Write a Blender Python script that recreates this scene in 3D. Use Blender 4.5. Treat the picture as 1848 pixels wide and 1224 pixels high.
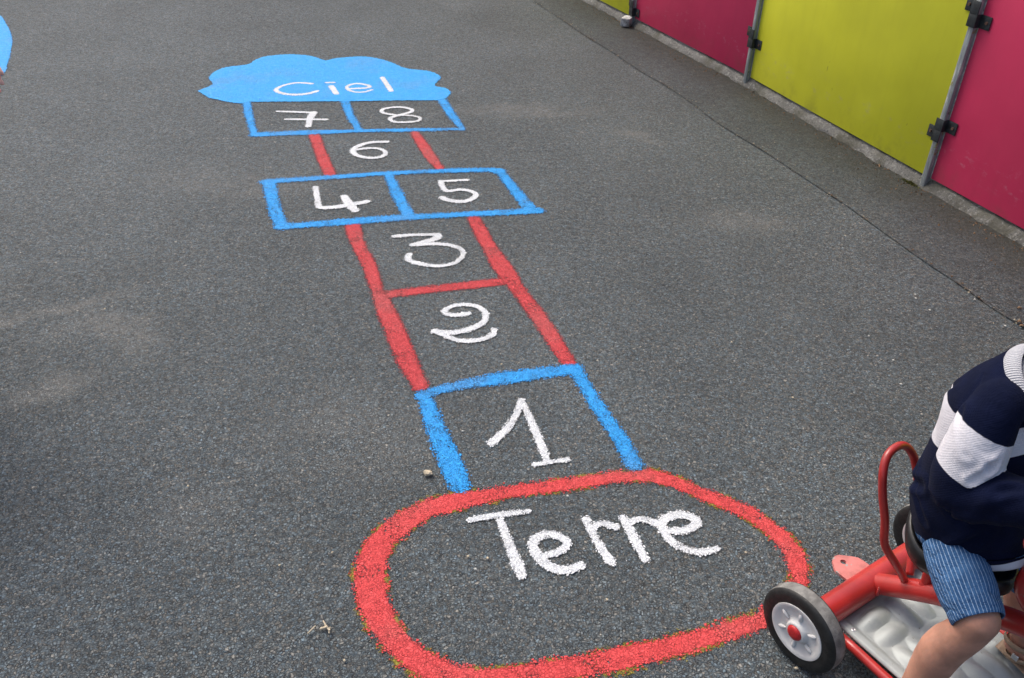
import bpy, bmesh, math, random
import numpy as np
from mathutils import Vector, Matrix
random.seed(7); rng = np.random.default_rng(7)
for o in list(bpy.data.objects): bpy.data.objects.remove(o)
S = bpy.context.scene

# ---------------------------------------------------------------- camera
FPX = 1570.0; H = 1.5
_N = np.array([-50.0, 2247.0, FPX]); _N /= np.linalg.norm(_N); _up = -_N
_fw = np.array([0, 0, 1.0]); _F = _fw - np.dot(_fw, _up)*_up; _F /= np.linalg.norm(_F)
_R = np.cross(_F, _up)
if _R[0] < 0: _R = -_R
CM = np.array([_R, _F, _up])
cam = bpy.data.cameras.new('camera'); camo = bpy.data.objects.new('camera', cam)
S.collection.objects.link(camo); S.camera = camo
r_ = CM @ np.array([1, 0, 0]); u_ = CM @ np.array([0, -1, 0]); b_ = CM @ np.array([0, 0, -1])
camo.matrix_world = Matrix(((r_[0], u_[0], b_[0], 0), (r_[1], u_[1], b_[1], 0), (r_[2], u_[2], b_[2], H), (0, 0, 0, 1)))
cam.sensor_width = 36; cam.lens = 36*FPX/1848; cam.clip_start = 0.05; cam.clip_end = 2000

# ---------------------------------------------------------------- world, sun, exposure
SUN_EL, SUN_AZ = math.radians(54), math.radians(-44)   # azimuth measured from +Y towards +X
w = bpy.data.worlds.new('World'); S.world = w; w.use_nodes = True
nt = w.node_tree; bg = nt.nodes['Background']
sky = nt.nodes.new('ShaderNodeTexSky'); sky.sky_type = 'NISHITA'; sky.sun_disc = False
sky.sun_elevation = SUN_EL; sky.sun_rotation = SUN_AZ; sky.air_density = 1.0; sky.dust_density = 6.0; sky.ozone_density = 1.0
nt.links.new(sky.outputs[0], bg.inputs[0]); bg.inputs[1].default_value = 0.15
sl = bpy.data.lights.new('sun', 'SUN'); sl.energy = 1.5; sl.angle = math.radians(24); sl.color = (1, .955, .89)
so = bpy.data.objects.new('sun', sl); S.collection.objects.link(so)
sd = Vector((math.sin(SUN_AZ)*math.cos(SUN_EL), math.cos(SUN_AZ)*math.cos(SUN_EL), math.sin(SUN_EL)))
so.rotation_euler = sd.to_track_quat('Z', 'Y').to_euler(); so.location = (0, 0, 8)
S.view_settings.view_transform = 'Standard'; S.view_settings.look = 'None'
S.view_settings.gamma = 1; S.view_settings.exposure = 0.38
S.render.engine = 'CYCLES'

# ---------------------------------------------------------------- helpers
def g(px, py, z=0.0):
    """point of the plane z seen at photo pixel (1848 wide) - used as a survey of the ground"""
    r = CM @ np.array([px-924.0, py-612.0, FPX]); t = (z-H)/r[2]
    return np.array([r[0]*t, r[1]*t, z])
C = S.collection
def tag(o, label=None, cat=None, group=None, kind=None):
    if label: o['label'] = label
    if cat: o['category'] = cat
    if group: o['group'] = group
    if kind: o['kind'] = kind
    return o
def empty(name, loc=(0, 0, 0), rz=0):
    o = bpy.data.objects.new(name, None); C.objects.link(o); o.location = loc; o.rotation_euler = (0, 0, rz); o.empty_display_size = .05
    return o
def mk(name, verts, faces, mat, parent=None, smooth=True, uvs=None, attr=None):
    me = bpy.data.meshes.new(name); me.from_pydata([tuple(map(float, v)) for v in verts], [], [tuple(map(int, f)) for f in faces])
    return fin(name, me, mat, parent, smooth, uvs, attr)
def fin(name, me, mat, parent=None, smooth=True, uvs=None, attr=None):
    if uvs is not None:
        l = me.uv_layers.new(name='UVMap')
        for lp in me.loops: l.data[lp.index].uv = uvs[lp.vertex_index]
    if attr is not None:
        for k, v in attr.items():
            a = me.attributes.new(k, 'FLOAT', 'POINT'); a.data.foreach_set('value', np.asarray(v, dtype=np.float32))
    if mat: me.materials.append(mat)
    if smooth: me.polygons.foreach_set('use_smooth', [True]*len(me.polygons))
    me.update()
    o = bpy.data.objects.new(name, me); C.objects.link(o)
    if parent: o.parent = parent
    return o
def catmull(P, n):
    P = np.asarray(P, float); out = []
    Q = np.vstack([2*P[0]-P[1], P, 2*P[-1]-P[-2]])
    for i in range(1, len(Q)-2):
        for k in range(n):
            t = k/n
            out.append(.5*((2*Q[i])+(-Q[i-1]+Q[i+1])*t+(2*Q[i-1]-5*Q[i]+4*Q[i+1]-Q[i+2])*t*t+(-Q[i-1]+3*Q[i]-3*Q[i+1]+Q[i+2])*t**3))
    out.append(Q[-2]); return np.array(out)
class MB:
    def __init__(s): s.v = []; s.f = []; s.uv = []
    def add(s, vs, fs, uv=None):
        b = len(s.v); s.v += [tuple(v) for v in vs]; s.f += [tuple(i+b for i in f) for f in fs]
        s.uv += list(uv) if uv is not None else [(0, 0)]*len(vs)
    def box(s, c, size, M=None, bevel=0.0):
        bm = bmesh.new(); bmesh.ops.create_cube(bm, size=1)
        for v in bm.verts: v.co = Vector((v.co.x*size[0], v.co.y*size[1], v.co.z*size[2]))
        if bevel: bmesh.ops.bevel(bm, geom=bm.edges[:], offset=bevel, segments=2, affect='EDGES', profile=.5)
        bm.verts.ensure_lookup_table()
        vs = []
        for v in bm.verts:
            p = v.co.copy()
            if M is not None: p = M @ p
            vs.append((p.x+c[0], p.y+c[1], p.z+c[2]))
        s.add(vs, [[v.index for v in f.verts] for f in bm.faces]); bm.free()
    def loft(s, path, rad, n=24, up=(0, 0, 1), caps=True, sub=1, round_caps=False, fixed=None, power=2.0):
        """path k x 3, rad k x (r) or (rx, ry); ring x axis is `fixed` (or derived from up)"""
        P = np.asarray(path, float); R = np.asarray([(r, r) if np.isscalar(r) else r for r in rad], float)
        if sub > 1: PR = catmull(np.hstack([P, R]), sub); P = PR[:, :3]; R = np.maximum(PR[:, 3:], 1e-4)
        T = np.gradient(P, axis=0); T /= np.linalg.norm(T, axis=1)[:, None]+1e-12
        if round_caps:
            def cap(p, t, r):
                a = [math.radians(d) for d in (15, 35, 55, 72)]
                rm = min(r)
                return np.array([p+t*rm*math.sin(x) for x in a]), np.array([r*math.cos(x) for x in a])
            c1, q1 = cap(P[-1], T[-1], R[-1]); c0, q0 = cap(P[0], -T[0], R[0])
            P = np.vstack([c0[::-1], P, c1]); R = np.vstack([q0[::-1], R, q1]); T = np.vstack([np.repeat(T[:1], 4, 0), T, np.repeat(T[-1:], 4, 0)])
        L = np.concatenate([[0], np.cumsum(np.linalg.norm(np.diff(P, axis=0), axis=1))])
        x = None; vs = []; uv = []
        for i in range(len(P)):
            t = T[i]
            if fixed is not None: x = np.asarray(fixed, float)
            elif x is None:
                x = np.cross(np.asarray(up, float), t)
                if np.linalg.norm(x) < 1e-3: x = np.cross((1, 0, 0), t)
            x = x-np.dot(x, t)*t; x /= np.linalg.norm(x); y = np.cross(t, x)
            for k in range(n):
                a = 2*math.pi*k/n; ca, sa = math.cos(a), math.sin(a)
                if power != 2: ca = math.copysign(abs(ca)**(2/power), ca); sa = math.copysign(abs(sa)**(2/power), sa)
                vs.append(P[i]+R[i, 0]*ca*x+R[i, 1]*sa*y); uv.append((k/n, L[i]))
        fs = []
        for i in range(len(P)-1):
            for k in range(n):
                k2 = (k+1) % n; fs.append((i*n+k, i*n+k2, (i+1)*n+k2, (i+1)*n+k))
        if caps: fs.append(tuple(range(n))[::-1]); fs.append(tuple((len(P)-1)*n+k for k in range(n)))
        s.add(vs, fs, uv)
    def rings(s, R, n=72, sub=6, close=False):
        """rings (a, f, z, ra, rf, tilt) in the kart frame, horizontal apart from the tilt"""
        R = catmull([tuple(q)+(0,)*(6-len(q)) for q in R], sub); vs = []; uv = []
        for i, (a, f, z, ra, rf, ti) in enumerate(R):
            for q in range(n):
                t = 2*math.pi*q/n; vs.append((a+ra*math.cos(t), -(f+rf*math.sin(t)), z+ti*math.sin(t))); uv.append((q/n, z))
        fs = [(i*n+q, i*n+(q+1) % n, (i+1)*n+(q+1) % n, (i+1)*n+q) for i in range(len(R)-1) for q in range(n)]
        if close: fs += [tuple(range(n))[::-1], tuple((len(R)-1)*n+q for q in range(n))]
        s.add(vs, fs, uv)
    def cap_(s, p, q, r1, r2=None, n=16):
        s.loft([p, q], [r1, r2 if r2 else r1], n=n, round_caps=True)
    def lathe(s, prof, n=48, axis=None, c=(0, 0, 0)):
        """prof list of (radius, offset along axis x)"""
        vs = []
        for r, t in prof:
            for k in range(n):
                a = 2*math.pi*k/n; vs.append((c[0]+t, c[1]+r*math.cos(a), c[2]+r*math.sin(a)))
        fs = []
        for i in range(len(prof)-1):
            for k in range(n):
                k2 = (k+1) % n; fs.append((i*n+k, (i+1)*n+k, (i+1)*n+k2, i*n+k2))
        s.add(vs, fs)
    def build(s, name, mat, parent=None, smooth=True, auto=None, uv=False):
        o = mk(name, s.v, s.f, mat, parent, smooth, s.uv if uv else None)
        if auto is not None: o.data.set_sharp_from_angle(angle=math.radians(auto))
        return o
def remeshed(mb, voxel, smooth=4):
    """one continuous surface out of overlapping closed lofts"""
    me = bpy.data.meshes.new('tmp'); me.from_pydata([tuple(map(float, v)) for v in mb.v], [], mb.f)
    o = bpy.data.objects.new('tmp', me); C.objects.link(o)
    m = o.modifiers.new('r', 'REMESH'); m.mode = 'VOXEL'; m.voxel_size = voxel
    if smooth: m2 = o.modifiers.new('s', 'SMOOTH'); m2.iterations = smooth; m2.factor = .5
    bpy.context.view_layer.update()
    dg = bpy.context.evaluated_depsgraph_get(); r = bpy.data.meshes.new_from_object(o.evaluated_get(dg))
    bpy.data.objects.remove(o); r.materials.clear(); return r

class N:
    """small node expression helper"""
    def __init__(s, name):
        s.m = bpy.data.materials.new(name); s.m.use_nodes = True; s.t = s.m.node_tree; s.t.nodes.clear()
        s.out = s.t.nodes.new('ShaderNodeOutputMaterial')
        s.geo = s.t.nodes.new('ShaderNodeNewGeometry'); s.P = s.geo.outputs['Position']
    def obj(s): return s.t.nodes.new('ShaderNodeTexCoord').outputs['Object']
    def uv(s): return s.t.nodes.new('ShaderNodeTexCoord').outputs['UV']
    def put(s, sock, v):
        if isinstance(v, bpy.types.NodeSocket): s.t.links.new(v, sock)
        elif isinstance(v, (tuple, list)) and len(v) == 3 and sock.type == 'RGBA': sock.default_value = (*v, 1)
        elif v is not None: sock.default_value = v
    def math(s, op, a, b=None, c=None, clamp=False):
        n = s.t.nodes.new('ShaderNodeMath'); n.operation = op; n.use_clamp = clamp
        for i, v in enumerate((a, b, c)):
            if v is not None: s.put(n.inputs[i], v)
        return n.outputs[0]
    def vmath(s, op, a, b=None, sc=None):
        n = s.t.nodes.new('ShaderNodeVectorMath'); n.operation = op; s.put(n.inputs[0], a)
        if b is not None: s.put(n.inputs[1], b)
        if sc is not None: s.put(n.inputs['Scale'], sc)
        return n.outputs['Value'] if op in ('LENGTH', 'DISTANCE', 'DOT_PRODUCT') else n.outputs[0]
    def add(s, a, b): return s.math('ADD', a, b)
    def sub(s, a, b): return s.math('SUBTRACT', a, b)
    def mul(s, a, b): return s.math('MULTIPLY', a, b)
    def ramp(s, x, lo, hi, a=0.0, b=1.0, smooth=True):
        n = s.t.nodes.new('ShaderNodeMapRange'); n.interpolation_type = 'SMOOTHSTEP' if smooth else 'LINEAR'
        for i, v in enumerate((x, lo, hi, a, b)): s.put(n.inputs[i], v)
        return n.outputs[0]
    def mix(s, f, a, b, mode='MIX'):
        n = s.t.nodes.new('ShaderNodeMix'); n.data_type = 'RGBA'; n.blend_type = mode
        s.put(n.inputs[0], f); s.put(n.inputs[6], a); s.put(n.inputs[7], b); return n.outputs[2]
    def noise(s, scale, detail=3, rough=.5, vec=None, col=False, dist=0):
        n = s.t.nodes.new('ShaderNodeTexNoise'); s.put(n.inputs['Vector'], vec if vec is not None else s.P)
        n.inputs['Scale'].default_value = scale; n.inputs['Detail'].default_value = detail; n.inputs['Roughness'].default_value = rough
        n.inputs['Distortion'].default_value = dist
        return n.outputs['Color' if col else 'Fac']
    def vor(s, scale, vec=None, feat='F1', rnd=1.0):
        n = s.t.nodes.new('ShaderNodeTexVoronoi'); n.feature = feat; s.put(n.inputs['Vector'], vec if vec is not None else s.P)
        n.inputs['Scale'].default_value = scale; n.inputs['Randomness'].default_value = rnd
        return n.outputs
    def sep(s, v):
        n = s.t.nodes.new('ShaderNodeSeparateXYZ'); s.put(n.inputs[0], v); return n.outputs
    def attr(s, name):
        n = s.t.nodes.new('ShaderNodeAttribute'); n.attribute_name = name; return n.outputs['Fac']
    def bump(s, h, dist, strength=1.0, nrm=None):
        n = s.t.nodes.new('ShaderNodeBump'); s.put(n.inputs['Height'], h); n.inputs['Distance'].default_value = dist; n.inputs['Strength'].default_value = strength
        if nrm is not None: s.put(n.inputs['Normal'], nrm)
        return n.outputs[0]
    def pbr(s, color, rough=.6, normal=None, metal=0.0, spec=.5, alpha=None, coat=0.0, sheen=0.0, sss=0.0):
        n = s.t.nodes.new('ShaderNodeBsdfPrincipled')
        s.put(n.inputs['Base Color'], color); s.put(n.inputs['Roughness'], rough); s.put(n.inputs['Metallic'], metal); s.put(n.inputs['Specular IOR Level'], spec)
        if normal is not None: s.put(n.inputs['Normal'], normal)
        if alpha is not None: s.put(n.inputs['Alpha'], alpha)
        if coat: n.inputs['Coat Weight'].default_value = coat; n.inputs['Coat Roughness'].default_value = .18
        if sheen: n.inputs['Sheen Weight'].default_value = sheen; n.inputs['Sheen Roughness'].default_value = .5
        if sss: n.inputs['Subsurface Weight'].default_value = sss; n.inputs['Subsurface Radius'].default_value = (.01, .004, .002); n.inputs['Subsurface Scale'].default_value = 1.0
        s.t.links.new(n.outputs[0], s.out.inputs[0]); return s.m

# ---------------------------------------------------------------- materials
def stones(n):
    """aggregate relief shared by bare asphalt and the paint lying on it: (height, cell colours, gaps)"""
    wob = n.vmath('SCALE', n.vmath('SUBTRACT', n.noise(110, 4, .7, col=True), (.5, .5, .5)), sc=.013)
    p = n.vmath('ADD', n.P, wob)
    p = n.vmath('MULTIPLY', p, (1, 1, 0))
    v1 = n.vor(165, p); e1 = n.vor(165, p, 'DISTANCE_TO_EDGE'); v2 = n.vor(330, p)
    top = n.ramp(e1[0], 0.0, .22, 0, 1)
    tilt = n.sep(v1['Color'])
    h = n.add(n.add(n.mul(top, n.add(.25, n.mul(tilt[0], .65))), n.mul(n.sub(1.0, v2['Distance']), .20)), n.mul(n.noise(85, 4, .62, vec=p), .75))
    return h, v1['Color'], top, v2
def mat_asphalt(name, tone=1.0, strip=False):
    n = N(name); h, col, top, v2 = stones(n); c = n.sep(col); f2 = n.sep(v2['Color'])
    val = n.ramp(c[0], 0, 1, .085, .225, smooth=False)
    val = n.add(val, n.mul(n.sub(f2[0], .5), .03))
    base = n.mix(c[1], (.96, 1.10, 1.13), (.80, 1.08, 1.28)); base = n.mix(n.mul(n.ramp(c[2], .6, 1), .6), base, (1.15, 1.0, .8))
    k = n.t.nodes.new('ShaderNodeVectorMath'); k.operation = 'SCALE'; n.put(k.inputs[0], base); n.put(k.inputs['Scale'], val); colr = k.outputs[0]
    # pale chips
    colr = n.mix(n.mul(n.ramp(c[1], .968, .99), n.ramp(c[2], .3, .6)), colr, (.32, .31, .28))
    colr = n.mix(n.mul(n.ramp(f2[1], .94, .98), .5), colr, (.24, .235, .22))
    # bitumen in the gaps; the dark colour also stands in for relief shade
    colr = n.mix(n.mul(n.ramp(top, .5, .0), n.ramp(n.noise(70, 3, .6), .36, .60, .1, 1.0)), colr, (.030, .032, .034))
    # broad tone: traffic-polished and dusty areas
    t1 = n.noise(.75, 3, .55); t2 = n.noise(3.1, 4, .6); t3 = n.noise(22, 3, .6)
    gain = n.add(n.add(n.ramp(t1, .3, .7, .88, 1.12), n.mul(n.sub(t2, .5), .42)), n.mul(n.sub(t3, .5), .30))
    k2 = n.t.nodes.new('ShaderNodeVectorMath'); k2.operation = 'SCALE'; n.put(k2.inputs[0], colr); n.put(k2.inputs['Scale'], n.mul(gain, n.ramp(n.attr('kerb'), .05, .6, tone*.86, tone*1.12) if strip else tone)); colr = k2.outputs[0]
    # tan dust
    pp = n.vmath('ADD', n.P, n.vmath('SCALE', n.vmath('SUBTRACT', n.noise(3.0, 4, .6, col=True), (.5, .5, .5)), sc=.22))
    def blob(cx, cy, rx, ry, rot=0):
        q = n.vmath('SUBTRACT', pp, (cx, cy, 0))
        m = n.t.nodes.new('ShaderNodeMapping'); n.put(m.inputs[0], q); m.inputs['Rotation'].default_value = (0, 0, rot); m.inputs['Scale'].default_value = (1/rx, 1/ry, 0)
        return n.vmath('LENGTH', m.outputs[0])
    if not strip:
        # a dried puddle ring at the left, two smudges
        a0, a1, a2, a3 = g(40, 640), g(1150, 270), g(640, 790), g(950, 200)
        dust = None
        for (q0, q1, wd, st_) in (((-60, 585), (235, 532), .050, .66), ((165, 560), (275, 640), .10, .50), ((-60, 735), (170, 678), .065, .48), ((190, 575), (60, 610), .14, .22), ((1120, 235), (1200, 262), .06, .6), ((560, 700), (640, 830), .13, .3), ((270, 980), (390, 870), .14, .3)):
            A_, B_ = g(*q0), g(*q1); m = n.t.nodes.new('ShaderNodeMapping'); m.vector_type = 'TEXTURE'; n.put(m.inputs[0], pp)
            m.inputs['Location'].default_value = tuple((A_+B_)/2); m.inputs['Rotation'].default_value = (0, 0, math.atan2(B_[1]-A_[1], B_[0]-A_[0])); m.inputs['Scale'].default_value = (float(np.linalg.norm(B_-A_))*.62, wd, 1)
            v = n.mul(n.ramp(n.vmath('LENGTH', m.outputs[0]), 1.25, .1), st_); dust = v if dust is None else n.math('MAXIMUM', dust, v)
        for a, rx, ry, s_ in ((a2, .34, .22, .25), (a3, .5, .12, .35), (g(420, 330), .5, .2, .3), (g(1330, 400), .25, .12, .35)):
            dust = n.math('MAXIMUM', dust, n.mul(n.ramp(blob(a[0], a[1], rx, ry), 1.2, .2), s_))
        dust = n.mul(dust, n.mul(n.ramp(n.noise(5, 6, .75), .30, .60), n.ramp(n.noise(45, 3, .7), .3, .6, .55, 1))); dust = n.mul(dust, n.add(.55, n.mul(top, .55)))
        colr = n.mix(dust, colr, (.38, .37, .34))
        fleck = n.mul(n.ramp(n.noise(60, 2, .5), .66, .72), n.ramp(n.noise(1.7, 2, .5), .45, .65))
        colr = n.mix(n.mul(fleck, .35), colr, (.30, .27, .22))
    else:
        # damp, mossy soiling towards the kerb (stored distance)
        d = n.attr('kerb'); mo = n.mul(n.ramp(n.add(d, n.mul(n.sub(n.noise(7, 4, .6), .5), .26)), .34, .02), .72)
        colr = n.mix(mo, colr, (.052, .048, .030))
        colr = n.mix(n.mul(n.ramp(n.noise(38, 4, .7), .60, .70), .35), colr, (.22, .21, .17))
    nrm = n.bump(h, .012, 1.0)
    return n.pbr(colr, n.ramp(n.noise(30, 2), .3, .7, .62, .85), nrm, spec=.45)
def mat_paint(name, color, dark, amp=.006, soft=.002, dry=.3, fringe=False, edge=.012, mid=.35):
    n = N(name); h, col, top, v2 = stones(n); c = n.sep(col); d = n.attr('d')
    hh = n.sub(n.mul(n.add(h, -.1), .9), .5)
    rag = n.add(n.mul(n.sub(hh, .40), amp*1.2), n.add(n.mul(n.sub(n.noise(50, 3, .65), .5), amp*1.9), n.mul(n.sub(c[0], .5), amp*.8)))
    dd = n.add(d, rag)
    a = n.ramp(dd, -soft, soft)
    # thin paint leaves the deep gaps bare, more so near the border
    thin = n.noise(14, 3, .6)
    lim = n.add(n.ramp(d, .0, edge, .62, .08), n.mul(n.ramp(thin, .42, .7), dry))
    a = n.mul(a, n.ramp(n.sub(n.add(top, n.mul(c[1], .55)), lim), -.10, .06))
    if fringe: a = n.mul(a, n.ramp(n.noise(20, 3, .6), .45, .58))
    tv = n.noise(60, 3, .6)
    colr = n.mix(n.ramp(tv, .3, .75, 0, .35), color, dark)
    colr = n.mix(n.ramp(n.add(d, n.mul(n.sub(tv, .5), .02)), .016, -.004, 0, mid), colr, dark)
    colr = n.mix(n.mul(n.ramp(n.noise(3.5, 4, .65), .48, .68), .20), colr, (.25, .24, .22)); colr = n.mix(n.mul(n.ramp(top, .7, .0), .30), colr, dark); colr = n.mix(n.mul(n.ramp(n.noise(75, 3, .7), .60, .72), .35), colr, dark)
    return n.pbr(colr, n.ramp(n.noise(40, 2), .3, .7, .5, .68), n.bump(h, .0042, .9), spec=.22, alpha=a)
def mat_plain(name, color, rough=.5, var=.15, scale=20, bumpd=0, metal=0, coat=0, sheen=0, spec=.5, sss=0, chips=None):
    n = N(name); o = n.obj(); t = n.noise(scale, 4, .6, vec=o)
    dk = tuple(c*(1-2*var) for c in color); lt = tuple(min(1, c*(1+var)) for c in color)
    colr = n.mix(n.ramp(t, .3, .7), dk, lt)
    if chips: colr = n.mix(n.ramp(n.noise(chips[0], 4, .65, vec=o), chips[1], chips[1]+.02), colr, chips[2])
    r = n.ramp(n.noise(scale*1.7, 3, .6, vec=o), .3, .7, max(rough-.08, .05), min(rough+.1, 1))
    nr = n.bump(n.noise(scale*6, 3, .6, vec=o), bumpd) if bumpd else None
    return n.pbr(colr, r, nr, metal=metal, coat=coat, sheen=sheen, spec=spec, sss=sss)

M = {}
M['asphalt'] = mat_asphalt('asphalt', 1.18)
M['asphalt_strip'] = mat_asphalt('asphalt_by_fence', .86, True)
BLUE = (.040, .40, .93); RED = (.78, .088, .092)
M['blue'] = mat_paint('blue_paint', BLUE, (.022, .24, .68), .007, .0022, .30, edge=.016)
M['blue_solid'] = mat_paint('blue_cloud_paint', (.050, .43, .96), (.040, .36, .88), .005, .002, .0, edge=.006, mid=.25)
M['red'] = mat_paint('red_paint', RED, (.56, .045, .05), .009, .0025, .30, edge=.014)
M['red_soft'] = mat_paint('red_sprayed_paint', (.66, .075, .085), (.36, .032, .040), .006, .006, .34, edge=.012, mid=.75)
M['yellow_fringe'] = mat_paint('yellow_underpaint', (.30, .25, .04), (.18, .15, .03), .007, .002, .45, fringe=True)
M['white'] = mat_paint('white_paint', (.84, .86, .88), (.70, .745, .80), .0034, .0012, .10, edge=.007, mid=.2)
def mat_concrete(name, base=(.150, .148, .140)):
    n = N(name); v = n.vor(170); c = n.sep(v['Color'])
    colr = n.mix(n.ramp(n.noise(5, 5, .65), .3, .7), tuple(b*.6 for b in base), tuple(b*1.15 for b in base))
    colr = n.mix(n.ramp(n.noise(75, 4, .75), .50, .70, 0, .7), colr, (.34, .34, .325))
    colr = n.mix(n.ramp(c[0], .9, .97, 0, .8), colr, (.05, .05, .05))
    colr = n.mix(n.mul(n.ramp(n.noise(4.2, 5, .75), .44, .62), .8), colr, (.070, .068, .050))
    return n.pbr(colr, .85, n.bump(n.add(n.noise(80, 4, .7), n.mul(n.noise(9, 3, .6), 2.0)), .006), spec=.3)
M['concrete'] = mat_concrete('rough_concrete')
M['block'] = mat_concrete('pale_concrete_block', (.55, .55, .54))
def mat_panel(name, base, marks, seed):
    n = N(name); o = n.obj(); x = n.vmath('ADD', o, (seed*3.1, seed, 0)); z = n.sep(o)[2]
    colr = n.mix(n.ramp(n.noise(1.6, 4, .6, vec=x), .25, .75), tuple(b*.86 for b in base), tuple(min(1, b*1.1) for b in base))
    st = n.vmath('MULTIPLY', x, (38, 38, 2.2)); s1 = n.noise(1.0, 3, .6, vec=st)
    colr = n.mix(n.ramp(s1, .45, .85, 0, .12), colr, tuple(b*.62 for b in base))
    # scuffed band above the foot
    band = n.mul(n.ramp(z, .10, .15), n.ramp(z, .27, .17))
    sc = n.mul(band, n.ramp(n.noise(24, 4, .7, vec=n.vmath('MULTIPLY', x, (1, 1, 1.6))), .55, .72))
    colr = n.mix(n.mul(sc, .42), colr, marks)
    gr = n.mul(n.ramp(z, .20, .03), n.ramp(n.noise(8, 5, .7, vec=x), .45, .75)); colr = n.mix(n.mul(gr, .32), colr, (.10, .09, .055))
    dr = n.ramp(n.noise(1.0, 2, .5, vec=n.vmath('MULTIPLY', x, (55, 55, 13))), .76, .79); colr = n.mix(n.mul(dr, .6), colr, (.08, .07, .03))
    return n.pbr(colr, n.ramp(n.noise(5, 4, .6, vec=x), .3, .7, .42, .6), n.bump(n.noise(3.0, 2, .5, vec=x), .004), spec=.4)
M['lime'] = mat_panel('lime_panel', (.60, .60, .030), (.46, .42, .20), 1.3)
M['pink'] = mat_panel('raspberry_panel', (.52, .030, .095), (.55, .20, .28), 2.7)
def mat_galv():
    n = N('weathered_galvanised_steel'); o = n.obj()
    st = n.vmath('MULTIPLY', o, (60, 60, 9)); a = n.noise(1, 5, .7, vec=st)
    colr = n.mix(n.ramp(a, .3, .7), (.20, .23, .24), (.42, .45, .45)); colr = n.mix(n.ramp(a, .57, .62), colr, (.62, .62, .58))
    colr = n.mix(n.ramp(n.noise(16, 4, .7, vec=o), .62, .67, 0, .8), colr, (.26, .24, .06))
    colr = n.mix(n.ramp(n.noise(22, 4, .7, vec=n.vmath('ADD', o, (3, 3, 3))), .63, .68, 0, .9), colr, (.035, .035, .035))
    return n.pbr(colr, .5, n.bump(a, .002), metal=.25)
M['galv'] = mat_galv()
M['steel_dark'] = mat_plain('dark_steel_strap', (.022, .027, .030), .5, .3, 30, .0006, spec=.5)
M['rust'] = mat_plain('rusty_bolt', (.11, .055, .035), .7, .3, 200)
M['paneledge'] = mat_plain('pale_panel_edge', (.55, .53, .50), .7, .3, 60)
M['tube'] = mat_plain('red_enamel', (.42, .026, .023), .36, .14, 9, .0002, coat=.35, chips=(14, .70, (.17, .12, .11)))
M['hitch'] = mat_plain('faded_pink_red_enamel', (.56, .19, .17), .5, .12, 40, .0003, chips=(45, .62, (.35, .33, .31)))
M['rubber'] = mat_plain('black_rubber_sidewall', (.012, .012, .012), .55, .3, 60, .0004)
M['tread'] = mat_plain('grey_worn_tread', (.20, .196, .185), .82, .22, 45, .0008, chips=(190, .72, (.30, .30, .28)))
M['rim'] = mat_plain('white_plastic_rim', (.66, .655, .645), .45, .06, 18, .0003, chips=(80, .71, (.40, .39, .37)))
M['cap'] = mat_plain('red_plastic_cap', (.50, .018, .02), .45, .1, 90, .0008)
M['seat'] = mat_plain('black_plastic_seat', (.013, .013, .014), .38, .2, 25, .0003)
M['skin'] = mat_plain('child_skin', (.46, .235, .165), .5, .11, 24, .0004, spec=.35, sss=.25)
M['hair'] = mat_plain('brown_hair', (.10, .055, .03), .6, .3, 60, .002)
M['eye'] = mat_plain('dark_eye', (.03, .02, .015), .2, .1)
M['tan'] = mat_plain('tan_leather', (.33, .235, .16), .6, .1, 50, .0006)
M['metal'] = mat_plain('small_bright_metal', (.7, .7, .7), .3, .1, 50, metal=.9)
M['pebble'] = mat_plain('cream_pebble', (.55, .47, .34), .85, .12, 120, .001)
M['pebble_w'] = mat_plain('whitish_pebble', (.60, .60, .56), .85, .12, 120, .001)
M['leaf'] = mat_plain('dry_orange_brown_leaf', (.21, .125, .065), .8, .3, 80, .001)
M['moss'] = mat_plain('yellow_green_moss', (.15, .15, .03), .95, .4, 120, .002)
def mat_crack():
    n = N('crack_grit'); colr = n.mix(n.ramp(n.noise(55, 4, .7), .42, .60), (.075, .068, .060), (.18, .135, .09))
    a = n.ramp(n.add(n.attr('d'), n.add(n.mul(n.sub(n.noise(60, 4, .7), .54), .022), n.mul(n.sub(n.noise(5.0, 3, .6), .66), .028))), -.001, .002)
    return n.pbr(colr, .95, n.bump(n.noise(200, 3, .7), .004), alpha=a, spec=.2)
M['crack'] = mat_crack()
def mat_plate():
    n = N('dull_galvanised_plate'); o = n.obj(); a = n.noise(9, 5, .65, vec=o)
    colr = n.mix(n.ramp(a, .3, .72), (.25, .285, .295), (.40, .43, .425)); colr = n.mix(n.ramp(n.noise(5, 5, .7, vec=n.vmath('ADD', o, (1.3, 0, 0))), .5, .7, 0, .55), colr, (.36, .33, .26))
    colr = n.mix(n.ramp(n.noise(130, 2, .5, vec=o), .72, .76), colr, (.2, .18, .15))
    return n.pbr(colr, n.ramp(a, .3, .7, .46, .62), n.bump(n.noise(60, 3, .6, vec=o), .0004), metal=.25, spec=.5)
M['plate'] = mat_plate()
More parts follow.
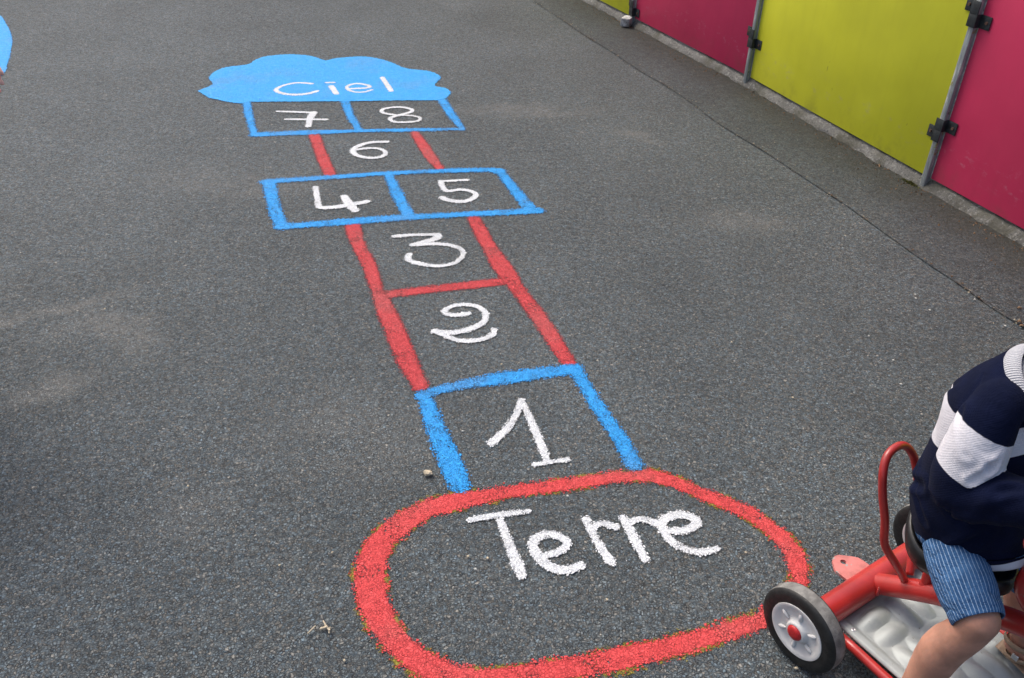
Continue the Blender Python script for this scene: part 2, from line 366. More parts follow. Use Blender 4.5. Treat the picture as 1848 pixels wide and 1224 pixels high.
def mat_knit(name, navy, white, bands, fade=None, grey=False):
    """knitted cloth; white between the band values of attribute s"""
    n = N(name); s = n.attr('s'); s2 = n.add(s, n.mul(n.sub(n.noise(12, 2, vec=n.obj()), .5), .006))
    colr = n.mix(n.ramp(n.noise(25, 4, .6, vec=n.obj()), .3, .7), tuple(c*.85 for c in navy), tuple(min(1, c*1.2) for c in navy))
    m = None
    for lo, hi in bands:
        e_ = .012*(hi-lo); q = n.mul(n.ramp(s2, lo-e_, lo+e_), n.ramp(s2, hi+e_, hi-e_)); m = q if m is None else n.math('MAXIMUM', m, q)
    if m is not None: colr = n.mix(m, colr, n.mix(n.noise(18, 3, vec=n.obj()), tuple(c*.93 for c in white), white))
    u = n.sep(n.obj()); rows = n.math('SINE', n.mul(n.add(u[0], n.mul(u[1], .8)), 1500.0)); cols = n.math('SINE', n.mul(u[2], 1700.0))
    return n.pbr(colr, .92, n.bump(n.add(n.mul(n.mul(rows, cols), .25), n.noise(140, 3, .6, vec=n.obj())), .0009), spec=.06, sheen=.02)
M['knit'] = mat_knit('navy_knit_torso', (.0045, .0070, .024), (.66, .65, .70), [(0.0, 1.0)])
M['knit_sleeve'] = mat_knit('navy_knit_sleeve', (.0045, .0070, .024), (.66, .65, .70), [(.036, .108)])
M['rib_grey'] = mat_knit('grey_ribbed_collar', (.42, .43, .46), (1, 1, 1), [])
def mat_rib():
    n = N('grey_ribbed_knit'); u = n.sep(n.uv()); q = n.math('SINE', n.mul(u[0], 2*math.pi*110)); m_ = n.ramp(q, -.9, .9)
    return n.pbr(n.mix(m_, (.36, .37, .41), (.52, .53, .57)), .92, n.bump(m_, .0012), spec=.15)
M['rib_grey'] = mat_rib()
M['tee'] = mat_plain('white_cotton', (.60, .61, .68), .9, .05, 20, .0006)
def mat_shorts():
    n = N('blue_striped_cotton'); u = n.sep(n.uv()); o = n.obj()
    x = n.add(n.mul(u[0], 46.0), n.mul(n.sub(n.noise(16, 2, .5, vec=o), .5), .35))
    fr = n.math('FRACT', x); d = n.math('ABSOLUTE', n.sub(fr, .5))
    li = n.mul(n.ramp(d, .13, .07), n.ramp(n.noise(260, 2, .6, vec=o), .30, .55, .5, 1))
    base = n.mix(n.ramp(n.noise(30, 4, .65, vec=o), .3, .7), (.030, .085, .20), (.056, .145, .31))
    colr = n.mix(n.mul(li, .72), base, (.34, .46, .64))
    return n.pbr(colr, .9, n.bump(n.add(n.noise(320, 3, .6, vec=o), n.mul(n.noise(38, 3, .6, vec=n.vmath('MULTIPLY', o, (1, 1, 2.2)), dist=.6), 5.0)), .0016), spec=.12)
M['shorts'] = mat_shorts()

# ---------------------------------------------------------------- ground
L_CR = np.array([g(*p)[:2] for p in [(1000,27),(1053,64),(1105,96),(1160,133),(1190,149),(1248,188),(1284,216),(1335,248),(1385,279),(1462,329),(1523,370),(1616,435),(1674,477),(1731,514),(1789,557),(1846,591)]])
d0 = L_CR[0]-L_CR[3]; d1 = L_CR[-1]-L_CR[-4]
L_CR = np.vstack([L_CR[0]+d0*12, L_CR[0]+d0*2, L_CR, L_CR[-1]+d1*3, L_CR[-1]+d1*10])
Gs = 60.0
tag(mk('ground', [(-Gs, -Gs, 0), (Gs, -Gs, 0), (Gs, Gs, 0), (-Gs, Gs, 0)], [(0, 1, 2, 3)], M['asphalt'], smooth=False), kind='structure')

# fence line
FP = [np.array(p) for p in ((-.30, 7.86), (.215, 6.71), (.706, 5.601), (1.192, 4.51), (1.663, 3.287), (2.145, 2.09), (2.63, .90))]
def offs(pts, d):
    out = []
    for i, p in enumerate(pts):
        t = (pts[min(i+1, len(pts)-1)]-pts[max(i-1, 0)]); t = t/np.linalg.norm(t); nrm = np.array([-t[1], t[0]])   # points behind the fence
        if nrm[0] < 0: nrm = -nrm
        out.append(p+nrm*d)
    return out
# tarmac strip between the crack and the kerb
def resample(L, n):
    L = np.asarray(L); s = np.concatenate([[0], np.cumsum(np.linalg.norm(np.diff(L, axis=0), axis=1))]); t = np.linspace(0, s[-1], n)
    return np.stack([np.interp(t, s, L[:, 0]), np.interp(t, s, L[:, 1])], 1)
ext = [FP[0]+(FP[0]-FP[1])*2]+FP+[FP[-1]+(FP[-1]-FP[-2])*2]
crk = resample(L_CR, 240); crk += np.stack([np.interp(np.arange(240), np.arange(0, 240, 3), rng.normal(0, .0035, 80)), np.interp(np.arange(240), np.arange(0, 240, 3), rng.normal(0, .0035, 80))], 1)
kf = resample(offs(ext, .04), 900)
vs, fs, kb = [], [], []
for i, c in enumerate(crk):
    j = np.argmin(np.linalg.norm(kf-c, axis=1)); q = kf[j]; L = np.linalg.norm(q-c)
    for k in range(9):
        t = k/8; p = c*(1-t)+q*t; vs.append((p[0], p[1], .004)); kb.append(L*(1-t))
for i in range(len(crk)-1):
    for k in range(8): a = i*9+k; fs.append((a, a+1, a+10, a+9))
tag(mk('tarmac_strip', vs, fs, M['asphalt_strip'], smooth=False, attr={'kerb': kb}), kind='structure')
# crack
vs, fs, dd = [], [], []
for i, c in enumerate(crk):
    t = crk[min(i+1, 239)]-crk[max(i-1, 0)]; t /= np.linalg.norm(t); nn = np.array([-t[1], t[0]])
    for k, (of, d) in enumerate(((-.022, -.016), (0, .0035), (.022, -.016))): vs.append((c[0]+nn[0]*of, c[1]+nn[1]*of, .0075)); dd.append(d)
for i in range(239):
    for k in range(2): a = i*3+k; fs.append((a, a+1, a+4, a+3))
tag(mk('joint_crack', vs, fs, M['crack'], smooth=False, attr={'d': dd}), kind='structure')

# ---------------------------------------------------------------- paint on the ground
CELL = .004; X0, Y0, X1, Y1 = -3.9, .82, 1.15, 5.6
nx, ny = int((X1-X0)/CELL), int((Y1-Y0)/CELL)
GX = X0+CELL*np.arange(nx); GY = Y0+CELL*np.arange(ny)
ph = rng.uniform(0, 6.28, (12,)); kk = rng.normal(0, 22, (12, 2))
def wobble(x, y): return sum(np.sin(kk[i, 0]*x+kk[i, 1]*y+ph[i]) for i in range(12))/12
def field(strokes=(), polys=()):
    D = np.full((ny, nx), -1.0)
    for pts, hw in strokes:
        pts = np.asarray(pts, float); hw = np.asarray(hw, float)*np.ones(len(pts))
        for i in range(len(pts)-1):
            a, b, ra, rb = pts[i], pts[i+1], hw[i], hw[i+1]; m = max(ra, rb)+.03
            i0 = max(0, int((min(a[0], b[0])-m-X0)/CELL)); i1 = min(nx, int((max(a[0], b[0])+m-X0)/CELL)+2)
            j0 = max(0, int((min(a[1], b[1])-m-Y0)/CELL)); j1 = min(ny, int((max(a[1], b[1])+m-Y0)/CELL)+2)
            if i0 >= i1 or j0 >= j1: continue
            X, Y = np.meshgrid(GX[i0:i1], GY[j0:j1]); ab = b-a; L2 = max(ab@ab, 1e-9)
            t = np.clip(((X-a[0])*ab[0]+(Y-a[1])*ab[1])/L2, 0, 1)
            d = ra+(rb-ra)*t-np.hypot(X-a[0]-t*ab[0], Y-a[1]-t*ab[1])
            D[j0:j1, i0:i1] = np.maximum(D[j0:j1, i0:i1], d)
    for P in polys:
        P = np.asarray(P, float); m = .03
        i0 = max(0, int((P[:, 0].min()-m-X0)/CELL)); i1 = min(nx, int((P[:, 0].max()+m-X0)/CELL)+2)
        j0 = max(0, int((P[:, 1].min()-m-Y0)/CELL)); j1 = min(ny, int((P[:, 1].max()+m-Y0)/CELL)+2)
        X, Y = np.meshgrid(GX[i0:i1], GY[j0:j1]); ins = np.zeros(X.shape, bool); dm = np.full(X.shape, 9.0)
        for i in range(len(P)):
            a, b = P[i], P[(i+1) % len(P)]; ab = b-a; L2 = max(ab@ab, 1e-9)
            t = np.clip(((X-a[0])*ab[0]+(Y-a[1])*ab[1])/L2, 0, 1); dm = np.minimum(dm, np.hypot(X-a[0]-t*ab[0], Y-a[1]-t*ab[1]))
            if abs(b[1]-a[1]) > 1e-9: ins ^= ((a[1] > Y) != (b[1] > Y)) & (X < (b[0]-a[0])*(Y-a[1])/(b[1]-a[1])+a[0])
        D[j0:j1, i0:i1] = np.maximum(D[j0:j1, i0:i1], np.where(ins, dm, -dm))
    return D
def sheet(name, D, z, mat, parent, wob=.0025, grow=0.0, label=None):
    keep = D > -.020-grow
    q = keep[:-1, :-1] | keep[1:, :-1] | keep[:-1, 1:] | keep[1:, 1:]
    jj, ii = np.nonzero(q); used = np.zeros(D.shape, bool)
    for a in (0, 1):
        for b in (0, 1): used[jj+a, ii+b] = True
    idx = np.full(D.shape, -1); vj, vi = np.nonzero(used); idx[vj, vi] = np.arange(len(vj))
    V = np.stack([GX[vi], GY[vj], np.full(len(vi), z)], 1)
    F = np.stack([idx[jj, ii], idx[jj, ii+1], idx[jj+1, ii+1], idx[jj+1, ii]], 1)
    me = bpy.data.meshes.new(name); me.vertices.add(len(V)); me.vertices.foreach_set('co', V.ravel())
    me.loops.add(4*len(F)); me.polygons.add(len(F)); me.loops.foreach_set('vertex_index', F.ravel().astype(np.int32))
    me.polygons.foreach_set('loop_start', np.arange(0, 4*len(F), 4, dtype=np.int32)); me.update(calc_edges=True)
    dv = D[vj, vi]+grow+.0022+wob*2*wobble(V[:, 0], V[:, 1])
    o = fin(name, me, mat, parent, False, attr={'d': dv})
    if label: o['label'] = label
    return o
def pair(L):
    """outer/inner pixel pairs -> centreline and half widths on the ground"""
    a = np.array([g(p[0], p[1])[:2] for p in L]); b = np.array([g(p[2], p[3])[:2] for p in L])
    c = (a+b)/2; t = np.gradient(c, axis=0); t /= np.linalg.norm(t, axis=1)[:, None]+1e-9
    return c, np.abs((a-b)[:, 0]*-t[:, 1]+(a-b)[:, 1]*t[:, 0])/2
def glyph(L, w, n=5):
    P = np.array([g(*p)[:2] for p in L])
    if len(P) > 2: P = catmull(P, n)
    k = len(P); return P, w/2*(1+.10*np.sin(np.linspace(0, 5, k)+L[0][0]))

Z_Y, Z_R, Z_B, Z_W = .0008, .0015, .0022, .0031
hop = tag(empty('painted_hopscotch', (0, 0, 0)), 'hopscotch painted on the asphalt in red, blue and white, from Terre up to Ciel', 'hopscotch')
ring = [(810,892,835,921),(886,883,904,904),(904,879,912,901),(1040,860,1040,884),(1104,851,1104,874),(1139,848,1145,870),(1176,847,1172,871),(1222,860,1208,878),(1270,881,1256,900),(1312,896,1305,919),(1350,911,1338,935),(1390,936,1366,954),(1421,957,1394,977),(1447,987,1414,1004),(1460,1015,1421,1025),(1463,1048,1424,1046),(1445,1095,1410,1071),(1376,1141,1371,1102),(1329,1154,1319,1117),(1277,1172,1267,1134),(1208,1192,1208,1148),(1138,1206,1138,1162),(1069,1222,1069,1178),(980,1236,990,1192),(905,1244,915,1202),(850,1246,878,1205),(790,1240,828,1198),(735,1212,788,1184),(690,1166,748,1155),(655,1122,721,1120),(639,1078,706,1085),(634,1036,698,1039),(645,1001,702,1008),(665,968,713,987),(694,942,737,965),(724,921,758,949),(764,903,783,933),(810,892,835,921)]
rp, rh = pair(ring); oval = sheet('oval_outline', field([(rp, rh)]), Z_R, M['red'], hop, .003, label='red oval around the word Terre')
sheet('yellow_fringe', field([(rp, rh)]), Z_Y, M['yellow_fringe'], oval, .006, grow=.0058)
box1 = field([pair([(750,708,777,714),(762,757,793,743),(774,798,813,785),(786,826,830,818),(806,872,842,858),(812,882,845,870)]),
              pair([(752,708,774,722),(776,700,779,716),(835,685,836,706),(894,675,894,698),(953,667,953,688),(1008,660,1014,679),(1036,658,1038,677)]),
              pair([(1048,662,1028,676),(1076,704,1053,720),(1100,742,1079,757),(1138,797,1108,800),(1160,836,1127,842)])])
b1 = sheet('square_outline', box1, Z_B, M['blue'], hop, .004, label='blue three sided square around the numeral 1')
rl = [pair([(622,407,651,407),(628,436,657,433),(655,486,678,474),(669,530,693,519),(683,574,711,552),(703,622,733,597),(719,661,752,645),(744,703,774,692)]),
      pair([(842,397,868,394),(867,444,889,433),(892,491,919,472),(918,523,940,508),(958,577,976,553),(989,622,1009,603),(1015,660,1038,653)])]
rails = sheet('side_lines', field(rl), Z_R, M['red_soft'], hop, .003, label='pair of red lines beside the numerals 2 and 3')
sheet('cross_line', field([pair([(688,525,688,541),(767,517,767,531),(836,509,836,523),(910,501,915,515)])]), Z_R-.0004, M['red_soft'], hop, .002, label='red bar between the numerals 2 and 3')
ul = [pair([(555,241,576,241),(571,286,591,279),(585,317,606,313)]), pair([(739,240,758,240),(770,291,784,276),(785,306,802,303)])]
for q, lb in zip(ul, ('left', 'right')): sheet('side_line', field([q]), Z_R, M['red_soft'], hop, .003, label='short red line on the %s of the numeral 6' % lb)
b45 = field([pair([(476,325,477,333),(508,322,508,331),(596,317,596,325),(690,310,690,318),(801,305,801,313),(874,303,888,311),(903,304,896,315)]),
             pair([(471,327,498,330),(478,357,504,357),(486,389,513,389),(496,412,520,404)]),
             pair([(498,417,520,402),(538,403,538,413),(625,395,625,407),(728,388,728,399),(830,383,830,393),(944,377,947,388),(970,376,974,386)]),
             pair([(909,305,894,313),(932,333,915,342),(966,372,942,378)]), pair([(690,314,711,314),(704,348,725,345),(725,388,748,386)])])
d45 = sheet('double_square_outline', b45, Z_B, M['blue'], hop, .003, label='blue pair of boxes around the numerals 4 and 5')
b78 = field([pair([(436,186,453,183),(444,223,457,207),(453,247,466,240)]), pair([(453,248,468,239),(553,236,553,244),(644,234,644,240),(735,232,735,239),(824,231,842,236)]),
             pair([(612,180,631,180),(624,210,638,205),(640,238,656,235)]), pair([(789,180,804,178),(806,209,822,205),(826,234,842,234)])])
d78 = sheet('double_square_outline', b78, Z_B, M['blue'], hop, .003, label='blue pair of boxes around the numerals 7 and 8')
cl = [(357,165),(383,153),(377,142),(387,130),(408,122),(447,117),(460,109),(483,102),(522,98.6),(555,101),(573,105),(587.6,110),(605,106),(627,104),(653,102.5),(682,106),(708,114),(731,124),(770,128.6),(788,134),(796,142),(784,154.8),(803,159.7),(814,168),(805,178),(790,181.6),(627,183.5),(450,185),(434,188),(408,184.5),(375,177)]
cg = np.array([g(*p)[:2] for p in cl]); cgs = np.vstack([catmull(cg[:25], 4), cg[25:]])
cloud = sheet('cloud', field((), [cgs]), Z_B+.0004, M['blue_solid'], hop, .002, label='solid blue cloud shape at the top of the hopscotch')
def writing(name, gl, parent, label): sheet(name, field([glyph(*a) for a in gl]), Z_W, M['white'], parent, .0006, grow=-.0026, label=label)
writing('lettering', [([(563,152),(538,150.5),(515,154.3),(500,161),(500,166),(515,170.5),(538,172),(558,169.5),(572,165.7)], .027),
    ([(590,150.2),(602,150)], .024), ([(598,157),(607,170)], .034),
    ([(629,161.5),(663,159.5),(665,155.5),(645,152),(629,155.5),(627.5,162),(640,167),(658,167),(670.7,163.4)], .023), ([(690,141),(706,165)], .034)], cloud, 'white word Ciel')
writing('numeral', [([(501,202.3),(530,203),(566,204.5)], .024), ([(566,204.5),(559,216),(556.5,229)], .036), ([(517,216.6),(589,216.8)], .025)], d78, 'white numeral 7')
writing('numeral', [([(716,209),(692,205),(691,198.5),(716,194.3),(740,197.5),(742,203),(718,209.5),(704,214.5),(711,220.8),(733,221.8),(755,219),(757,213.4),(742,209.8),(716,208.7)], .024)], d78, 'white numeral 8')
writing('numeral', [([(698,257),(669,258.3),(648,264),(637.5,271.6),(643,281),(666,286),(689,283.8),(695.5,276),(684,269.5),(661,268.8),(646,271)], .027)], hop, 'white numeral 6')
writing('numeral', [([(569,339),(572,354),(574.5,369),(580,376),(614,373.8),(662,365)], .030), ([(621,356),(630,369),(641,381)], .038)], d45, 'white numeral 4')
writing('numeral', [([(843,326),(795,328.5)], .022), ([(795,328.5),(798,337),(807,346),(830,343.5),(850,346.5),(859,353),(850,361),(833,365.2),(810,362.7),(798,358)], .029)], d45, 'white numeral 5')
writing('numeral', [([(712,427.8),(750,425),(791,424.8)], .025), ([(791,424.8),(786,432),(744,443.5)], .030), ([(744,443.5),(783,441.2),(817,445),(835,454),(833,466),(817,477),(789,481.4),(756,477),(737,470),(739,461)], .026)], rails, 'white numeral 3')
writing('numeral', [([(845,567.3),(817,570.3),(802,564),(814,555),(839,551),(864,556),(877,569),(869.5,585),(845,596),(814,602),(784,599.5)], .026), ([(784,599.5),(817,612.5),(842,617),(872,613),(889,605),(892,596)], .024)], rails, 'white numeral 2')
writing('numeral', [([(887,801),(914,776),(931,750),(941,724)], .026), ([(941,724),(957,758),(973,796),(987,832)], .025), ([(964,840),(994,835.6),(1024,831)], .020)], b1, 'white numeral 1')
writing('lettering', [([(848,940),(886,933),(953,924)], .022), ([(903,942),(924,997),(941,1040)], .028),
    ([(985,1004.4),(1012,995),(1023,981),(1005,968),(981,967),(962,980),(969,1003),(990,1023),(1018,1031),(1049,1022)], .027),
    ([(1058,940),(1076,977),(1102,1016)], .027), ([(1071,954),(1086,946.5),(1111,953)], .023),
    ([(1124,936),(1142,970),(1164,1011)], .026), ([(1140,943),(1156,938.5),(1184,946)], .024),
    ([(1206,959.4),(1236,959),(1257,947),(1249,935.5),(1222,930.5),(1199,938.6),(1195,952.5),(1208,975.5),(1232,991),(1263,998.5),(1293,992)], .026), ([(1131,1012.5),(1133,1013.5)], .007)], oval, 'white word Terre')
# second painted shape at the left edge of the picture
bl = np.array([g(*p)[:2] for p in [(-180,10),(-90,6),(-30,14),(0,28),(12,44),(20,62),(22.5,74),(20,92),(15,112),(6,135),(-30,160),(-90,172),(-160,165),(-220,140),(-240,90),(-220,40)]])
X0, Y0, nx, ny = -3.95, 3.9, int(1.3/CELL), int(2.4/CELL); GX = X0+CELL*np.arange(nx); GY = Y0+CELL*np.arange(ny)
pb = sheet('painted_shape', field((), [catmull(np.vstack([bl, bl[:1]]), 5)]), .002, M['blue_solid'], None, .002)
tag(pb, 'solid blue rounded shape painted on the asphalt at the far left edge', 'ground marking')

# ---------------------------------------------------------------- footing and fence
def strip_prism(name, front, back, z0, z1, mat, tilt=.0):
    f_ = resample(front, 260); b_2 = resample(back, 260); vs = []; fs = []
    for a, b in zip(f_, b_2):
        t = (b-a); w_ = rng.normal(0, .0045, 3); w_[0] *= .8
        vs += [(a[0]-t[0]*.05, a[1]-t[1]*.05, z0), (a[0]+t[0]*(.02+w_[0]*9), a[1]+t[1]*(.02+w_[0]*9), z1*.45+w_[1]*.7), (a[0]+t[0]*.14, a[1]+t[1]*.14, z1+.018+w_[2]), (b[0], b[1], z1+.022), (b[0], b[1], z0)]
    for i in range(259):
        for k in range(4): a = i*5+k; fs.append((a, a+5, a+6, a+1))
    return mk(name, vs, fs, mat, None, True)
ft = strip_prism('concrete_footing', offs(ext, -.012), offs(ext, .20), -.02, .026, M['concrete'], .004)
tag(ft, 'low rough pale concrete strip running under the coloured fence panels', 'footing')
fence = tag(empty('panel_fence', (FP[3][0], FP[3][1], 0)), 'playground fence of lime yellow and raspberry pink panels on galvanised posts', 'fence')
FB = np.array([FP[3][0], FP[3][1], 0])
def floc(p): return np.asarray(p, float)-FB
HF = 1.25; PW = .030
cols = ['pink', 'lime', 'pink', 'lime', 'pink', 'lime']
plab = {1: 'far lime yellow panel', 2: 'raspberry panel between two posts, mostly out of the top of the picture', 3: 'lime yellow panel, widest in view', 4: 'nearest raspberry panel', 0: None, 5: None}
for i in range(len(FP)-1):
    a, b = FP[i], FP[i+1]; t = (b-a)/np.linalg.norm(b-a); nb = np.array([-t[1], t[0]]); nb = nb if nb[0] > 0 else -nb
    p0 = a+t*.0175+nb*.014; p1 = b-t*.0215+nb*.014; z0 = .05; th = .012
    o3 = floc((*p0, 0)); R3 = Matrix(((t[0], nb[0], 0), (t[1], nb[1], 0), (0, 0, 1))); L = np.linalg.norm(p1-p0)
    mb = MB(); cx = (floc((*p0, 0))+floc((*p1, 0)))/2; mb.box((cx[0], cx[1], (z0+HF)/2), (L, th, HF-z0), R3, .0015)
    pn = mb.build('panel', M[cols[i]], fence, True, 30)
    if plab.get(i): pn['label'] = plab[i]
    mb = MB()   # raw pale edge of the board, beside the post
    q = floc((*(p0-t*.0022), 0)); mb.box((q[0], q[1], (z0+HF)/2), (.004, th*.9, HF-z0-.004), R3); mb.build('panel_edge', M['paneledge'], pn, False)
for i, p in enumerate(FP[1:-1], 1):
    t = FP[i+1]-FP[i-1]; t /= np.linalg.norm(t); nb = np.array([-t[1], t[0]]); nb = nb if nb[0] > 0 else -nb
    R3 = Matrix(((t[0], nb[0], 0), (t[1], nb[1], 0), (0, 0, 1))); q = floc((*p, 0))
    mb = MB(); mb.box((q[0], q[1], HF/2-.01), (PW*.84, PW*.84, HF+.04), R3, .004); po = mb.build('post', M['galv'], fence, True, 30)
    zs = [(.250, 1), (.69, 0), (1.12, 1)] if i != 2 else [(.11, 0), (.69, 1), (1.12, 0)]
    if i == 3: zs = [(.245, 0), (.69, 1), (1.12, 0)]
    for zc, up in zs:
        mb = MB(); dz = .022
        for s, side in ((-1, 0), (1, 1)):
            zz = zc+(dz if (side == up) else -dz)
            for (u0, u1, v0, v1) in ((-.0195, .0195, -.019, -.0155), (s*.016, s*.0195, -.0155, .007), (s*.0195, s*.066, .0035, .007)):
                uc, vc = (u0+u1)/2, (v0+v1)/2
                c_ = R3 @ Vector((uc, vc, 0)); mb.box((q[0]+c_.x, q[1]+c_.y, zz), (abs(u1-u0), abs(v1-v0), .047), R3, .0008)
        cp = mb.build('clamp', M['steel_dark'], po, True, 30)
        for s, side in ((-1, 0), (1, 1)):
            zz = zc+(dz if (side == up) else -dz); c_ = R3 @ Vector((s*.050, .0025, 0)); b2 = MB()
            b2.loft([(q[0]+c_.x-nb[0]*.004, q[1]+c_.y-nb[1]*.004, zz), (q[0]+c_.x+nb[0]*.002, q[1]+c_.y+nb[1]*.002, zz)], [.0055, .0065], n=8); b2.build('bolt', M['rust'], po, True, 40)
# small concrete block at the far post's foot
bp = FP[2]; mb = MB(); mb.box((0, 0, .03), (.060, .085, .050), Matrix.Rotation(-.4, 3, 'Z'), .006)
o = mb.build('foot_block', M['block'], None, True, 40); o.location = (bp[0]-.035, bp[1]-.02, .004); tag(o, 'small pale concrete block at the foot of the far fence post', 'block')
# moss tuft
mb = MB()
for _ in range(420):
    r = abs(rng.normal(0, .028)); a = rng.uniform(0, 6.28); x, y = r*math.cos(a)*.9-.02, r*math.sin(a)*1.0
    x, y = x*.5+y*-.4, y*1.0+.012; hgt = rng.uniform(.003, .012)*max(.25, 1-r*12); wd = rng.uniform(.0012, .0025); an = rng.uniform(0, 6.28)
    mb.add([(x-wd*math.cos(an), y-wd*math.sin(an), -.004), (x+wd*math.cos(an), y+wd*math.sin(an), -.004), (x+rng.normal(0, .002), y+rng.normal(0, .002), hgt)], [(0, 1, 2)])
o = mb.build('moss', M['moss'], None, False); o.location = (FP[4][0]-.028, FP[4][1]+.022, .006); tag(o, kind='stuff')

# ---------------------------------------------------------------- small debris
def pebble(loc, size, mat, label, cat='pebble', grp=None, flat=.6):
    bm = bmesh.new(); bmesh.ops.create_icosphere(bm, subdivisions=2, radius=.5)
    s = Vector((rng.uniform(.8, 1.25), rng.uniform(.7, 1), flat))*size
    for v in bm.verts:
        v.co = Vector((v.co.x*s.x, v.co.y*s.y, v.co.z*s.z))*(1+rng.normal(0, .09))
    bmesh.ops.rotate(bm, verts=bm.verts, cent=(0, 0, 0), matrix=Matrix.Rotation(rng.uniform(0, 6), 3, 'Z'))
    me = bpy.data.meshes.new(cat); bm.to_mesh(me); bm.free(); o = fin(cat, me, M[mat], None, False); o.location = (loc[0], loc[1], size*flat*.42+.004)
    return tag(o, label, cat, grp)
pebble(g(773, 858), .019, 'pebble', 'largest cream pebble, beside the blue line left of the numeral 1')
pebble(g(835, 781), .006, 'pebble_w', 'tiny whitish pebble inside the blue square, left of the numeral 1')
pebble(g(845, 1007), .007, 'pebble', 'small tan pebble inside the red oval, left of the letter T')
pebble(g(858, 1030), .007, 'pebble_w', 'small pale grey pebble inside the red oval just below a tan one')
pebble(g(1024, 897.6), .006, 'pebble_w', 'tiny white pebble just under the top of the red oval')
pebble(g(1436, 1209), .007, 'pebble', 'tiny tan pebble under the lower edge of the near wheel')
for p in ((1651,534),(1652,541),(1677,562),(1611,653),(1625,696),(1567,609),(1146,132),(1813,591),(1758,543)):
    pebble(g(*p), .007, 'pebble_w', 'tiny whitish chip of stone lying between the hopscotch and the fence', 'pebble', 'tiny stone chips on the tarmac by the fence')
for p in ((190,560),(505,1023),(622,1195),(880,1010),(1345,1000),(1095,1085),(1320,620),(1430,720),(905,660),(600,1000),(340,880),(290,1100)):
    pebble(g(*p), .006, 'pebble', 'tiny tan chip of stone lying on the open asphalt around the hopscotch', 'pebble', 'tiny stone chips on the open asphalt')
tw = tag(empty('broken_twig', g(583, 1138)), 'little heap of broken cream twig bits left of the red oval', 'twig')
for (x, y, a, l, r) in ((-.021, -.005, .9, .018, .0021), (.004, .008, 2.2, .018, .002), (.010, .000, -.9, .017, .0025), (.003, .0, .2, .012, .003), (.015, -.005, 1.6, .010, .002)):
    mb = MB(); c_, s_ = math.cos(a)*l/2, math.sin(a)*l/2; mb.cap_((x-c_, y-s_, .007), (x+c_, y+s_, .010), r, r*.8, 8); mb.build('twig_piece', M['pebble'], tw)
for i, p in enumerate(((1838,585),(1842,592),(1838,560),(1680,480),(1716,503),(1735,516),(1765,541),(1647,455),(1668,472),(1500,356))):
    bm = bmesh.new(); bmesh.ops.create_grid(bm, x_segments=3, y_segments=3, size=.5)
    sz = .012 if i < 3 else .008
    for v in bm.verts:
        r = max(abs(v.co.x), abs(v.co.y)); k = 1-.25*(abs(v.co.x*v.co.y)*4); v.co = Vector((v.co.x*k*sz*1.3, v.co.y*k*sz*.8, sz*(.25*math.cos(v.co.x*5)+rng.normal(0, .10))+.006))
    bmesh.ops.rotate(bm, verts=bm.verts, cent=(0, 0, 0), matrix=Matrix.Rotation(rng.uniform(0, 6), 3, 'Z'))
    me = bpy.data.meshes.new('dry_leaf'); bm.to_mesh(me); bm.free(); o = fin('dry_leaf', me, M['leaf'], None, True); o.location = (*g(*p)[:2], .004)
    md = o.modifiers.new('t', 'SOLIDIFY'); md.thickness = .0008
    if i < 3: tag(o, ('lowest brown leaf at the right edge beside the crack', 'curled brown leaf touching the lowest one by the crack', 'brown leaf lying alone above the crack at the right edge')[i], 'leaf')
    else: tag(o, 'scrap of dry brown leaf caught in the long crack', 'leaf', 'leaf scraps caught along the crack')
mb = MB()
for _ in range(900):
    i = rng.integers(20, 225); c = crk[i]+rng.normal(0, .011 if rng.random() < .75 else .06, 2); s = abs(rng.normal(.0018, .0012))+.0008
    a = rng.uniform(0, 6.28); ca, sa = math.cos(a)*s, math.sin(a)*s
    mb.add([(c[0]-ca, c[1]-sa, .006), (c[0]+sa, c[1]-ca, .006), (c[0]+ca, c[1]+sa, .006), (c[0], c[1], .007+s)], [(0, 1, 3), (1, 2, 3), (2, 0, 3)])
tag(mb.build('crack_grit', M['pebble'], None, False), kind='stuff')
mb = MB(); kfl = resample(offs(FP, -.02), 600)
for _ in range(1100):
    i = rng.integers(60, 590); q = kfl[i]+np.array([-.9, -.38])*abs(rng.normal(0, .035 if rng.random() < .7 else .12))+rng.normal(0, .008, 2); sz_ = abs(rng.normal(.0022, .0015))+.0008
    a = rng.uniform(0, 6.28); ca, sa = math.cos(a)*sz_, math.sin(a)*sz_
    mb.add([(q[0]-ca, q[1]-sa, .004), (q[0]+sa, q[1]-ca, .004), (q[0]+ca, q[1]+sa, .004), (q[0], q[1], .005+sz_)], [(0, 1, 3), (1, 2, 3), (2, 0, 3)])
tag(mb.build('fence_base_grit', M['leaf'], None, False), kind='stuff')

